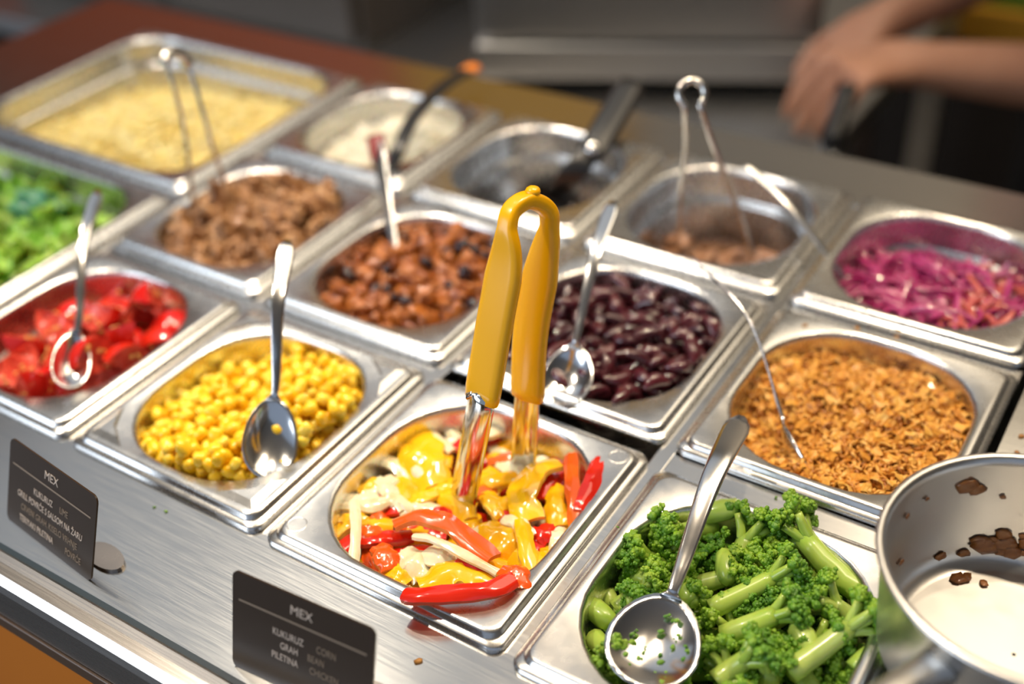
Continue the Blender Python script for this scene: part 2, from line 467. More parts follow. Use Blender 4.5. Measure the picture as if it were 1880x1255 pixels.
def place_world(name, me, label, cat, group):
    c = Vector((0, 0, 0))
    co = np.zeros(len(me.vertices) * 3); me.vertices.foreach_get('co', co); co = co.reshape(-1, 3)
    c = Vector(co.mean(0)); c.z = co[:, 2].min()
    me.transform(Matrix.Translation(-c))
    return tag(obj(name, me, None, c), label, cat, group)

def uv(p):
    return lambda x, y: ((x - p.cx) / p.hx, (y - p.cy) / p.hy)
def nz(x, y, f=40, s=0): return noise.noise(Vector((x * f + s, y * f, s * 1.7)))

def clear_of(pl, B, T, n, l, w, pad):      # leave free the room a spoon's bowl takes up
    B, T, n = Vector(B), Vector(T), Vector(n); a = (T - B).normalized(); n = (n - a * n.dot(a)).normalized(); s = n.cross(a); out = []
    for q in pl:
        d = Vector(q[:3]) - B
        if abs(d.dot(a)) < l + pad and abs(d.dot(s)) < w + pad and d.dot(n) > -.007 - pad: continue
        out.append(q)
    return out
# ------------------------------------------------------------------ sweetcorn
def corn():
    p = PN['corn']; U = uv(p)
    m = mat('corn_skin', [(0.88, 0.46, 0.004), (0.92, 0.56, 0.008), (0.94, 0.64, 0.03), (0.95, 0.74, 0.12)], 0.26, rnd='obj', nscale=160, namt=.35, sss=0.25, coat=.2)
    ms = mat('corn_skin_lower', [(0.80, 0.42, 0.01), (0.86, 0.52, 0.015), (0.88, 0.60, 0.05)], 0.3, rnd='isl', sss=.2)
    def fl(x, y):
        u, v = U(x, y)
        return -0.031 + .012 * u - .008 * v + .006 * nz(x, y, 28, 2) - .016 * max(0, -u - .25) - .006 * max(0, v - .3)
    var = []
    for k in range(6):
        bm = bmesh.new(); bmesh.ops.create_icosphere(bm, subdivisions=2, radius=1.0)
        for v in bm.verts:
            d = v.co.normalized(); q = (abs(d.x) ** 4.5 + abs(d.y) ** 4.5 + abs(d.z) ** 4) ** (-1 / 4.3)
            c = d * q; tp = 1 - .28 * (c.x * .5 + .5)
            v.co = Vector((c.x * .0053, c.y * .0047 * tp, c.z * .0035 * (1 - .2 * c.x))) * (1 + .08 * noise.noise(d * 1.5 + Vector((k * 5, 0, 0))))
            if c.x < -.6: v.co.x += .0008 * (1 - abs(c.y))       # dent in the crown
        var.append(bm_mesh('corn_kernel', bm, m))
    pl = heap(p, 880, (.0039, .0046), fl, 16)
    b = un(497, 803, .016); pl = clear_of(pl, b, at(528, 440, .735), (CAM_POS - b).normalized() + Vector((.25, -.1, .1)), .025, .0165, .0015)
    top = sorted(pl, key=lambda q: -(q[2] - fl(q[0], q[1])))
    scatter('corn_kernel', var, top[:300], 'plump yellow sweetcorn kernel heaped in the corn pan', 'corn kernel', 'sweetcorn kernels', base=.0043)
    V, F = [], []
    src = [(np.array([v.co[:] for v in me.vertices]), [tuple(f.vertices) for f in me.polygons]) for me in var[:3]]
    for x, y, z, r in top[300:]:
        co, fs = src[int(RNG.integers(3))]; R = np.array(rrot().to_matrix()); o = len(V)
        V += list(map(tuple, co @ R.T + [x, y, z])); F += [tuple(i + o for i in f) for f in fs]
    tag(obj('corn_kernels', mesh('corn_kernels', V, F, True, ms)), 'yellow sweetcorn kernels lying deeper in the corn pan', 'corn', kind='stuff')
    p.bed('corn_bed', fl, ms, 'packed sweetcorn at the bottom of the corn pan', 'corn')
corn()

# ------------------------------------------------------------------ kidney beans
def beans():
    p = PN['bean']; U = uv(p)
    m = mat('bean_skin', [(0.030, 0.004, 0.007), (0.055, 0.007, 0.012), (0.085, 0.012, 0.018), (0.04, 0.005, 0.012)], 0.2, rnd='obj', nscale=90, namt=.3, coat=.5, spec=.6)
    mb = mat('bean_bed', [(0.03, 0.004, 0.006)], 0.3)
    def fl(x, y):
        u, v = U(x, y); return -0.026 - .007 * v + .004 * u + .004 * nz(x, y, 30, 5)
    var = []
    for k in range(4):
        bm = bmesh.new(); bmesh.ops.create_uvsphere(bm, u_segments=14, v_segments=9, radius=1.0)
        for v in bm.verts:
            c = v.co.copy(); L = .0088 + .0006 * k
            x = c.z * L; b = .0030 + .0005 * k
            v.co = Vector((x, c.x * .0046 + b * (c.z * c.z - .4) - (.0010 * math.exp(-(c.z * 3) ** 2) if c.x < 0 else 0), c.y * .0041))
        var.append(bm_mesh('kidney_bean', bm, m))
    pl = heap(p, 270, (.0054, .0064), fl, 22)
    scatter('kidney_bean', var, pl, 'glossy dark red kidney bean in the bean pan', 'bean', 'kidney beans in their pan', base=.0059, tilt=.7)
    p.bed('bean_bed', fl, mb, 'packed dark beans at the bottom of the bean pan', 'beans')
beans()

# ------------------------------------------------------------------ tomato wedges
def tomatoes():
    p = PN['tomato']; U = uv(p)
    ms = mat('tomato_skin', [(0.50, 0.008, 0.006), (0.62, 0.015, 0.008), (0.58, 0.03, 0.01)], 0.16, rnd='obj', nscale=40, namt=.4, coat=.5, sss=.1)
    mf = mat('tomato_flesh', [(0.62, 0.03, 0.02), (0.72, 0.10, 0.06), (0.66, 0.05, 0.03)], 0.22, nscale=120, sss=.3, bump=.3, bscale=300)
    mg = mat('tomato_seed', [(0.80, 0.38, 0.10)], 0.3, coat=.4)
    var = []
    for k in range(5):
        ang = (1.15, 1.5, 1.05, 1.7, 1.3)[k]; R = (.021, .019, .022, .0185, .020)[k]
        na, nb = 8, 11; V, F = [], []
        for i in range(na):                                   # skin: a lune of a slightly flattened ball
            a = -ang / 2 + ang * i / (na - 1)
            for j in range(nb):
                b = -PI / 2 + PI * j / (nb - 1)
                V.append((R * math.cos(b) * math.cos(a), R * math.cos(b) * math.sin(a), R * .9 * math.sin(b)))
        for i in range(na - 1):
            for j in range(nb - 1): F.append((i * nb + j, (i + 1) * nb + j, (i + 1) * nb + j + 1, i * nb + j + 1))
        cx = R * .45; V = [(x - cx, y, z) for x, y, z in V]
        skin = mesh('tomato_wedge', V, F, True, ms)
        V2, F2, S = [], [], []
        for sgn, i in ((-1, 0), (1, na - 1)):                 # two cut faces, hollowed where the seeds sit
            o = len(V2); a = sgn * ang / 2
            for q in range(6):
                f = q / 5
                for j in range(nb):
                    b = -PI / 2 + PI * j / (nb - 1)
                    rr = R * f * math.cos(b) ** .9 if 0 < j < nb - 1 else 0
                    z = R * .9 * math.sin(b) * (.25 + .75 * f)
                    dent = -.0016 * math.sin(PI * f) * (1 + .8 * math.cos(b * 5)) * sgn
                    x = rr * math.cos(a) - math.sin(a) * dent * 1; y = rr * math.sin(a) + math.cos(a) * dent
                    V2.append((x - cx, y, z))
            for q in range(5):
                for j in range(nb - 1):
                    t = (o + q * nb + j, o + (q + 1) * nb + j, o + (q + 1) * nb + j + 1, o + q * nb + j + 1)
                    F2.append(t if sgn < 0 else t[::-1])
            for g in range(7):
                f = random.uniform(.45, .75); zz = random.uniform(-.6, .6) * R
                S.append((R * f * math.cos(a) - cx - math.sin(a) * .0004 * sgn, R * f * math.sin(a) + math.cos(a) * .0006 * sgn, zz))
        flesh = mesh('flesh', V2, F2, True, mf)
        bm = bmesh.new()
        for q in S:
            r = bmesh.ops.create_icosphere(bm, subdivisions=1, radius=.0013); bmesh.ops.scale(bm, vec=(1, .7, 1.5), verts=r['verts']); bmesh.ops.translate(bm, vec=q, verts=r['verts'])
        var.append((skin, flesh, bm_mesh('seeds', bm, mg)))
    def fl(x, y):
        u, v = U(x, y); return -.050 + .012 * u - .004 * v - .010 * max(0, -u - .2) * max(0, v + .3)
    pl = heap(p, 40, (.0125, .0145), fl, 12)
    b = un(132, 660, .016); pl = clear_of(pl, b, at(181, 348, .84), (CAM_POS - b).normalized() + Vector((.35, -.1, .1)), .0215, .0125, .004)
    for i, (x, y, z, r) in enumerate(pl):
        a, b, c = var[i % 5]
        o = obj('tomato_wedge', a, None, (x, y, z), (RNG.uniform(-.9, .9), RNG.uniform(-1.9, -.3) if i % 2 else RNG.uniform(.3, 1.9), RNG.uniform(-PI, PI)), RNG.uniform(.98, 1.15))
        tag(o, 'juicy red tomato wedge lying skin side up' if i % 2 else 'juicy red tomato wedge turned to show its cut face and seeds', 'tomato', 'tomato wedges in their pan')
        obj('flesh', b, o); s = obj('seeds', c, o); s['kind'] = 'stuff'
    p.bed('tomato_juice', lambda x, y: -.050, mat('tomato_juice', [(0.30, 0.01, 0.006)], .12, coat=.5), 'red tomato juice at the bottom of the tomato pan', 'juice')
tomatoes()

# ------------------------------------------------------------------ bell peppers and onions
def peppers():
    p = PN['pepper']; U = uv(p)
    skin = {'red': mat('red_pepper_skin', [(0.66, 0.012, 0.006), (0.78, 0.03, 0.008)], .16, rnd='obj', nscale=50, coat=.5, sss=.1),
            'orange': mat('orange_pepper_skin', [(0.86, 0.10, 0.008), (0.84, 0.14, 0.012)], .18, rnd='obj', nscale=50, coat=.5, sss=.1),
            'yellow': mat('yellow_pepper_skin', [(0.94, 0.44, 0.003), (0.95, 0.54, 0.006), (0.93, 0.38, 0.003)], .18, rnd='obj', nscale=50, coat=.5, sss=.15)}
    flesh = {'red': mat('red_pepper_flesh', [(0.72, 0.06, 0.03), (0.80, 0.15, 0.06)], .28, nscale=150, sss=.3, bump=.3, bscale=500),
             'orange': mat('orange_pepper_flesh', [(0.84, 0.20, 0.03), (0.86, 0.30, 0.08)], .28, nscale=150, sss=.3, bump=.3, bscale=500),
             'yellow': mat('yellow_pepper_flesh', [(0.90, 0.52, 0.04), (0.90, 0.62, 0.14)], .28, nscale=150, sss=.3, bump=.3, bscale=500)}
    on = mat('cooked_onion', [(0.82, 0.68, 0.36), (0.88, 0.80, 0.58), (0.76, 0.54, 0.22)], .18, rnd='obj', nscale=90, namt=.5, sss=.5, coat=.4)
    def lab(c): return {'red': 'glossy red pepper strip among the mixed peppers', 'orange': 'orange-red pepper strip among the mixed peppers', 'yellow': 'shiny yellow pepper strip among the mixed peppers', 'onion': 'soft pale cooked onion slice among the mixed peppers'}[c]
    def add(c, path, w, th=.0042, curl=.18, tilt=0., twist=0., label=None, taper=.12, wav=.3, n=14, seed=0):
        s, f = (on, on) if c == 'onion' else (skin[c], flesh[c])
        me = strip_mesh(path, w, th, curl, s, f, n, twist, taper, tilt=tilt, seed=seed, wav=wav, name='onion_slice' if c == 'onion' else 'pepper_strip')
        place_world('onion_slice' if c == 'onion' else 'pepper_strip', me, label or lab(c), 'onion' if c == 'onion' else 'pepper', 'mixed pepper strips and onions')
    T = [  # colour, photograph points, width in pixels, level, tilt, label
        ('red', [(696, 816), (748, 823)], 26, -.024, .3, None), ('red', [(717, 834), (751, 854)], 28, -.021, .2, None),
        ('red', [(899, 778), (908, 815)], 30, -.022, -.3, None), ('red', [(882, 830), (895, 866)], 28, -.026, 0, None),
        ('onion', [(905, 812), (920, 830), (936, 850)], 34, -.024, .2, None), ('yellow', [(905, 835), (912, 855)], 24, -.021, .2, None),
        ('yellow', [(745, 795), (772, 768), (790, 775)], 40, -.017, .2, None),
        ('onion', [(800, 768), (826, 790), (836, 815)], 24, -.016, .2, None),
        ('yellow', [(757, 800), (775, 850), (796, 892)], 66, -.010, -.25, 'broad ragged yellow pepper piece leaning beside the tongs'),
        ('red', [(1000, 825), (1024, 836), (1034, 870)], 26, -.020, .3, None),
        ('onion', [(659, 884), (668, 862), (700, 850), (735, 862), (758, 895)], 26, -.014, .2, 'thick curved pale onion arc at the left of the peppers'),
        ('yellow', [(666, 912), (690, 900), (720, 905)], 36, -.013, .2, None),
        ('onion', [(690, 880), (715, 905), (745, 935)], 24, -.010, .1, None),
        ('onion', [(626, 924), (690, 932), (720, 922), (756, 940)], 22, -.010, .2, None),
        ('yellow', [(744, 922), (775, 918), (808, 895)], 24, -.012, .1, None),
        ('yellow', [(597, 979), (636, 976)], 30, -.016, .2, None), ('yellow', [(629, 948), (683, 962)], 28, -.013, .2, None),
        ('red', [(786, 950), (829, 940)], 22, -.014, .1, None), ('red', [(760, 965), (800, 960)], 24, -.018, .1, None),
        ('yellow', [(872, 886), (905, 888), (950, 876)], 25, -.010, .1, 'pale yellow pepper slice lying between the tong arms'),
        ('red', [(860, 945), (880, 965)], 34, -.018, .1, None), ('red', [(930, 900), (950, 915)], 34, -.022, .1, None),
        ('yellow', [(892, 905), (905, 928), (926, 948)], 26, -.010, .1, None), ('yellow', [(918, 934), (940, 922), (958, 936), (966, 958)], 22, -.009, .1, None),
        ('yellow', [(976, 955), (956, 915), (978, 868), (1020, 846)], 44, -.004, .35, 'large hooked yellow pepper strip with its shiny side up'),
        ('yellow', [(1028, 892), (1020, 925), (1024, 966)], 32, -.008, .2, None), ('onion', [(1036, 970), (1022, 1018)], 26, -.008, .2, None),
        ('orange', [(1048, 834), (1050, 900), (1056, 970)], 21, -.001, .5, 'straight orange-red pepper strip standing by the pan wall'),
        ('red', [(1104, 842), (1090, 890), (1070, 940)], 28, .002, .4, 'glossy red pepper strip sticking up at the pan edge'),
        ('red', [(982, 994), (998, 985), (1018, 964)], 30, -.010, .2, None), ('yellow', [(985, 1045), (1014, 1010)], 30, -.009, .2, None),
        ('yellow', [(893, 962), (915, 990), (948, 1012)], 44, -.008, .2, None), ('yellow', [(958, 955), (966, 1000), (974, 1048)], 23, -.002, .2, None),
        ('onion', [(925, 950), (955, 968), (975, 985)], 20, -.005, .2, None), ('onion', [(862, 975), (890, 985)], 22, -.010, .1, None),
        ('orange', [(684, 965), (712, 950)], 30, -.013, .2, None), ('red', [(621, 1010), (660, 992), (700, 992), (756, 978)], 30, -.008, .2, 'dark red pepper strip beneath the upright white onion strip'),
        ('orange', [(655, 985), (700, 978)], 22, -.006, .2, None),
        ('orange', [(697, 1002), (708, 1022), (718, 1046)], 32, -.003, .2, None), ('yellow', [(706, 1046), (728, 1060), (748, 1072)], 26, -.006, .1, None),
        ('onion', [(650, 918), (655, 975), (650, 1034)], 15, .001, .3, 'slim upright white onion strip against the pan wall'),
        ('onion', [(727, 1028), (755, 1034), (780, 1056)], 44, -.006, .2, None),
        ('yellow', [(768, 1072), (840, 1050), (915, 1066)], 44, -.002, .2, 'broad golden pepper strip along the front of the peppers'),
        ('onion', [(780, 1012), (808, 1026), (838, 1026)], 34, -.003, .2, None),
        ('orange', [(722, 960), (770, 950), (830, 968), (905, 1024)], 32, .003, .3, 'long arched orange-red pepper strip on top of the heap'),
        ('red', [(838, 1032), (900, 1050)], 14, -.001, .1, None),
        ('onion', [(760, 982), (800, 996), (850, 1022), (914, 1050)], 13, .003, .2, 'thin white onion strip laid across the peppers'),
        ('red', [(741, 1088), (780, 1098), (840, 1094), (900, 1088), (945, 1062)], 24, .009, .25, 'long red pepper strip hanging over the front rim'),
        ('orange', [(930, 1042), (948, 1056), (948, 1080)], 36, .004, .2, None),
        ('yellow', [(945, 1015), (975, 1040), (985, 1058)], 40, -.006, .2, None)]
    for k, (c, pts, wpx, z, tilt, lb) in enumerate(T):
        P = [un(a, b, z) for a, b in pts]
        L = len(P)
        if L == 2: P.insert(1, (P[0] + P[1]) / 2 + Vector((0, 0, .003)))
        else:
            for q in range(1, L - 1): P[q].z += .003
        add(c, P, wpx * 1.4 * .64 / FPX, .0020 if c == 'onion' else .0030, .16, tilt * (1 if k % 2 else -1) * .8, random.uniform(-.5, .5), lb, seed=k, wav=.34)
    # the layers below
    def fl(x, y):
        u, v = U(x, y); return -.037 - .006 * v
    pl = heap(p, 130, (.007, .009), fl, 14)
    rr = random.Random(3)
    for k, (x, y, z, r) in enumerate(pl):
        if z > -.012: z = -.012
        c = rr.choice(['red', 'yellow', 'yellow', 'onion', 'orange', 'yellow'])
        a = rr.uniform(0, PI); L = rr.uniform(.009, .015); d = Vector((math.cos(a), math.sin(a), rr.uniform(-.2, .2))) * L
        cc = Vector((x, y, z)); sd = Vector((-d.y, d.x, 0)) * rr.uniform(-.5, .5)
        add(c, [cc - d, cc + sd + Vector((0, 0, .002)), cc + d], rr.uniform(.009, .016), .0030, .2, rr.uniform(-.4, .4), 0, seed=k + 50, n=9)
    p.bed('pepper_bed', fl, mat('pepper_juice', [(0.45, 0.12, 0.02), (0.6, 0.25, 0.03)], .2, nscale=60, coat=.4), 'oily juices at the bottom of the pepper pan', 'juice')
peppers()

# ------------------------------------------------------------------ broccoli
def broccoli():
    p = PN['broccoli']; U = uv(p)
    mc = mat('broccoli_crown', [(0.045, 0.15, 0.010), (0.12, 0.30, 0.014), (0.24, 0.43, 0.025), (0.36, 0.52, 0.05)], .38, rnd='obj', nscale=110, namt=.6, bump=.9, bscale=750, sss=.12, coat=.15)
    mst = mat('broccoli_stem', [(0.26, 0.44, 0.04), (0.40, 0.56, 0.09), (0.50, 0.62, 0.16)], .3, rnd='obj', nscale=60, sss=.3, coat=.3)
    var = []
    for k in range(7):
        rr = random.Random(k + 11)
        L = rr.uniform(.016, .026) if k < 5 else .036
        sp = rr.uniform(.7, 1.0)
        bm = bmesh.new(); Vs, Fs = [], []
        def tb(path, r, n=8):
            V, F = tube(path, r, n); o = len(Vs); Vs.extend(V); Fs.extend([tuple(i + o for i in f) for f in F])
        r0 = rr.uniform(.0048, .0066)
        tb(catmull([(0, 0, -L), (rr.uniform(-.002, .002), rr.uniform(-.002, .002), -L * .5), (0, 0, .001)], 7), lambda s: r0 * (1 - .2 * s), 10)
        nb = rr.randint(6, 8)
        for b in range(nb):
            a = 2 * PI * b / nb + rr.uniform(-.3, .3); q = sp * (rr.uniform(.6, 1.0) if b else .1)
            tip = Vector((math.cos(a) * .013 * q, math.sin(a) * .013 * q, .012 - .005 * q))
            tb(catmull([(0, 0, -.004), tip * .5 + Vector((0, 0, -.001)), tip], 5), lambda s: .0030 * (1 - .35 * s), 7)
            for c in range(11):
                d = Vector((rr.gauss(0, 1), rr.gauss(0, 1), abs(rr.gauss(0, 1)) + .1)).normalized()
                pt = tip + d * rr.uniform(.003, .0056)
                r = bmesh.ops.create_icosphere(bm, subdivisions=1, radius=rr.uniform(.0017, .0030))
                for v in r['verts']: v.co *= 1 + .35 * noise.noise(v.co * 900 + pt * 700)
                bmesh.ops.translate(bm, vec=pt, verts=r['verts'])
                for e in range(3):
                    d2 = (d + Vector((rr.gauss(0, .6), rr.gauss(0, .6), rr.gauss(0, .6)))).normalized()
                    r = bmesh.ops.create_icosphere(bm, subdivisions=1, radius=rr.uniform(.0009, .0014))
                    bmesh.ops.translate(bm, vec=pt + d2 * .0023, verts=r['verts'])
        var.append((mesh('stem', Vs, Fs, True, mst), bm_mesh('crown', bm, mc)))
    def add(k, loc, rot, s, lb='bright green cooked broccoli floret in the broccoli pan'):
        o = empty('broccoli_floret', loc, lb, 'broccoli', 'broccoli florets')
        o.rotation_euler = rot if not isinstance(rot, Quaternion) else rot.to_euler(); o.scale = (s,) * 3
        obj('stem', var[k][0], o); obj('crown', var[k][1], o)
    def fl(x, y):
        u, v = U(x, y); return -.054 - .004 * v + .004 * u
    pl = heap(p, 58, (.0115, .0135), fl, 12)
    for i, (x, y, z, r) in enumerate(pl):
        if z > -.018: z = -.018 + (z + .018) * .3
        add(i % 5, (x, y, z), (RNG.uniform(-1.5, 1.5), RNG.uniform(-1.5, 1.5), RNG.uniform(-PI, PI)), RNG.uniform(.85, 1.15))
    def aim(a, b): return (Vector(b) - Vector(a)).to_track_quat('Z', 'Y')
    top = [((1600, 1100), (1480, 990), -.004, 6, 1.25, 'long-stalked pale green broccoli floret by the far pan wall'),
           ((1330, 965), (1250, 978), -.008, 0, 1.05, None), ((1310, 1080), (1370, 990), -.008, 1, 1.1, None), ((1240, 1030), (1185, 1025), -.012, 2, 1.0, None),
           ((1300, 1120), (1420, 1060), -.004, 5, 1.05, None), ((1130, 1120), (1180, 1090), -.012, 3, 1.0, None), ((1350, 1160), (1420, 1130), -.002, 4, 1.05, None),
           ((1440, 1240), (1560, 1150), .0, 5, 1.1, None), ((1600, 1160), (1530, 1110), -.006, 1, 1.0, None), ((1090, 1170), (1120, 1200), -.012, 0, .9, None),
           ((1390, 1000), (1440, 960), -.012, 2, 1.0, None), ((1570, 1230), (1620, 1190), -.004, 3, 1.0, None), ((1330, 1240), (1370, 1210), -.004, 2, 1.0, None)]
    for a, b, z, k, s, lb in top:
        A, B = un(*a, z - .004), un(*b, z + .004)
        add(k, B, aim(A, B), s, lb or 'bright green cooked broccoli floret in the broccoli pan')
    ch = [chunk(k, .008, .15, 1.4, (1.5, .75, .7), 2, mst, 'broccoli_stalk', 3.0) for k in range(3)]
    for k, (px, py, z) in enumerate([(1322, 938, .002), (1100, 1125, -.010), (1335, 1040, -.006), (1610, 1130, -.006), (1260, 1085, -.008), (1480, 1180, -.002), (1180, 1060, -.012)]):
        tag(obj('broccoli_stalk', ch[k % 3], None, un(px, py, z), (random.uniform(-.4, .4), random.uniform(-.4, .4), random.uniform(0, PI))), 'pale green cut broccoli stalk piece among the florets', 'broccoli', 'cut broccoli stalks')
    p.bed('broccoli_bed', fl, mat('broccoli_bits', [(0.05, 0.12, 0.01), (0.12, 0.25, 0.03)], .4, nscale=200, bump=.6, bscale=400), 'crumbled green broccoli bits at the bottom of its pan', 'broccoli bits')
broccoli()

# ------------------------------------------------------------------ loose shreds: crispy onions, cheese, rice, cabbage
def join_pieces(name, var, places, rots, scales, m, label, cat):
    V, F = [], []
    src = [(np.array([v.co[:] for v in me.vertices]), [tuple(f.vertices) for f in me.polygons]) for me in var]
    VV = []; off = 0
    for (x, y, z), r, s in zip(places, rots, scales):
        co, fs = src[int(RNG.integers(len(src)))]
        VV.append(co @ np.array(r.to_matrix()).T * s + [x, y, z]); F += [tuple(i + off for i in f) for f in fs]; off += len(co)
    me = mesh(name, np.vstack(VV), F, True, m)
    return tag(obj(name, me), label, cat, kind='stuff')
def flake(seed, L, W, T, m, name, seg=5, curl=.5):
    rr = random.Random(seed); V, F = [], []
    for i in range(seg):
        s = i / (seg - 1) - .5; a = curl * s * 2
        w = W * (.55 + .45 * math.cos(s * 2.6)) * rr.uniform(.7, 1.25); tw = rr.uniform(-.5, .5)
        x = L * math.sin(a) / max(curl, .05) / 2 if curl > .05 else L * s; z = -L * (1 - math.cos(a)) / max(curl, .05) / 2
        for q, t in ((-.5, T), (.5, T), (.5, -T), (-.5, -T)):
            V.append((x + rr.uniform(-.1, .1) * W, q * w * math.cos(tw), z + q * w * math.sin(tw) + t / 2))
    for i in range(seg - 1):
        for j in range(4): F.append((i * 4 + j, i * 4 + (j + 1) % 4, i * 4 + 4 + (j + 1) % 4, i * 4 + 4 + j))
    F += [(3, 2, 1, 0), tuple((seg - 1) * 4 + j for j in range(4))]
    return mesh(name, V, F, False, m)
def spread(p, n, zf, zin=-.01, m=.002, jit=.002):
    hx, hy = p.half(zin); out = []
    while len(out) < n:
        x = p.cx + RNG.uniform(-hx, hx); y = p.cy + RNG.uniform(-hy, hy)
        z = zf(x, y)
        if p.inside(x, y, m, z): out.append((x, y, z + RNG.uniform(-jit, jit)))
    return out
def fried():
    p = PN['fried']; U = uv(p)
    m = mat('fried_onion', [(0.42, 0.15, 0.018), (0.68, 0.30, 0.04), (0.80, 0.42, 0.075), (0.86, 0.56, 0.17)], .42, rnd='obj', nscale=170, namt=.4, coat=.15, bump=.4, bscale=400)
    ms = mat('fried_onion_crumbs', [(0.32, 0.10, 0.012), (0.60, 0.23, 0.025), (0.74, 0.35, 0.05), (0.82, 0.46, 0.11)], .45, rnd='isl', coat=.1)
    def zf(x, y):
        u, v = U(x, y)
        return -.008 - .010 * v * abs(v) + .005 * nz(x, y, 35, 4) + .007 * math.exp(-((u - .1) ** 2 + (v - .1) ** 2) * 2.2) - .018 * math.exp(-((u + .62) ** 2 + (v + .45) ** 2) * 7) - .006 * max(0, abs(u) - .6)
    big = [flake(k, random.uniform(.008, .015), random.uniform(.005, .0095), .0011, m, 'fried_onion_flake', 5, random.uniform(.2, 1.3)) for k in range(14)]
    sm = [flake(k + 40, random.uniform(.006, .012), random.uniform(.0014, .0030), .0012, ms, 'fried_onion_crumb', 4, random.uniform(.2, 1.6)) for k in range(12)]
    pl = spread(p, 300, lambda x, y: zf(x, y) + .001, jit=.0018)
    for x, y, z in pl:
        tag(obj('fried_onion_flake', big[int(RNG.integers(14))], None, (x, y, z), rrot(RNG, .8), RNG.uniform(.7, 1.15)), 'crisp golden fried onion flake', 'onion flake', 'fried onion flakes in their pan')
    pl = spread(p, 2600, lambda x, y: zf(x, y) - .0005, jit=.0022)
    join_pieces('fried_onion_crumbs', sm, pl, [rrot(RNG, 1.0) for _ in pl], RNG.uniform(.7, 1.2, len(pl)), ms, 'golden brown crumbs of fried onion filling their pan', 'fried onion')
    p.bed('fried_onion_bed', lambda x, y: zf(x, y) - .003, ms, 'packed fried onion below the loose flakes', 'fried onion', rough=.002)
    tag(obj('kidney_bean', bpy.data.meshes['kidney_bean'], None, un(1505, 835, -.012), (0.3, .5, .9), .95), 'single dark kidney bean fallen into the fried onions', 'bean')
fried()
def cheese():
    p = PN['cheese']; U = uv(p)
    ms = mat('grated_cheese', [(0.86, 0.62, 0.16), (0.90, 0.74, 0.30), (0.92, 0.80, 0.44)], .45, rnd='isl', sss=.2)
    def zf(x, y):
        u, v = U(x, y)
        return -.052 + .048 * math.exp(-((u - .25) ** 2 * 1.5 + (v + .15) ** 2 * 1.6)) + .012 * max(0, -v) + .004 * nz(x, y, 22, 8)
    var = [flake(k + 80, random.uniform(.012, .022), .0026, .0022, ms, 'cheese_shred', 5, random.uniform(.2, 1.2)) for k in range(10)]
    pl = spread(p, 3200, zf, -.03, .006, .003)
    join_pieces('grated_cheese', var, pl, [rrot(RNG, .6) for _ in pl], RNG.uniform(.7, 1.15, len(pl)), ms, 'mound of pale yellow grated cheese in the large pan', 'cheese')
    p.bed('cheese_bed', lambda x, y: zf(x, y) - .003, ms, 'packed grated cheese beneath the loose shreds', 'cheese', rough=.003)
cheese()
def rice():
    p = PN['rice']; U = uv(p)
    ms = mat('cooked_rice', [(0.70, 0.63, 0.48), (0.82, 0.77, 0.64), (0.88, 0.85, 0.76)], .4, rnd='isl', sss=.3)
    def zf(x, y):
        u, v = U(x, y)
        return -.028 + .024 * math.exp(-((u - .2) ** 2 + (v) ** 2) * 1.3) + .006 * nz(x, y, 45, 3) - .008 * max(0, -u)
    var = [chunk(k, .0014, .1, 1.5, (2.4, 1, .9), 1, ms, 'rice_grain') for k in range(3)]
    pl = spread(p, 3000, zf, -.03, .004, .003)
    join_pieces('cooked_rice', var, pl, [rrot(RNG, 1.2) for _ in pl], RNG.uniform(.8, 1.2, len(pl)), ms, 'loose white cooked rice in its pan', 'rice')
    p.bed('rice_bed', lambda x, y: zf(x, y) - .002, ms, 'packed white rice below the loose grains', 'rice', rough=.003)
rice()
def cabbage():
    p = PN['cabbage']; U = uv(p)
    m = mat('pickled_cabbage', [(0.17, 0.008, 0.07), (0.32, 0.02, 0.12), (0.44, 0.045, 0.18), (0.50, 0.10, 0.22)], .2, rnd='obj', nscale=70, namt=.45, coat=.4, sss=.3)
    m2 = mat('pickled_cabbage_light', [(0.50, 0.08, 0.09), (0.56, 0.15, 0.11)], .2, rnd='obj', nscale=70, namt=.45, coat=.4, sss=.3)
    def zf(x, y):
        u, v = U(x, y); return -.018 - .010 * v + .006 * u + .006 * nz(x, y, 40, 6) - .012 * max(0, v - .3)
    rr = random.Random(5)
    def shred(k, mm):
        L = rr.uniform(.014, .026); c = rr.uniform(-.5, .5)
        path = [(-L, 0, rr.uniform(-.004, .002)), (-L * .3, L * c * .8, rr.uniform(0, .004)), (L * .3, L * c, rr.uniform(0, .004)), (L, rr.uniform(-.3, .3) * L, rr.uniform(-.005, .001))]
        return strip_mesh(path, rr.uniform(.0026, .0060), .0013, .2, mm, mm, 10, rr.uniform(-1.5, 1.5), .3, name='cabbage_shred', seed=k, tilt=rr.uniform(-.8, .8))
    var = [shred(k, m) for k in range(10)]; var2 = [shred(k, m2) for k in range(3)]
    for k, (x, y, z) in enumerate(spread(p, 290, lambda x, y: zf(x, y), m=.010, jit=.004)):
        far = x > .60 and RNG.random() < .5
        tag(obj('cabbage_shred', (var2 if far else var)[int(RNG.integers(3 if far else 10))], None, (x, y, z), rrot(RNG, .45), RNG.uniform(.8, 1.15)),
            'paler orange-pink shred among the pickled cabbage' if far else 'glossy purple pickled cabbage shred', 'cabbage', 'pickled cabbage shreds')
    p.bed('cabbage_bed', lambda x, y: zf(x, y) - .005, mat('cabbage_juice', [(0.20, 0.01, 0.08), (0.36, 0.03, 0.14)], .2, nscale=120, coat=.4), 'packed pickled cabbage in purple juice', 'cabbage', rough=.003)
cabbage()

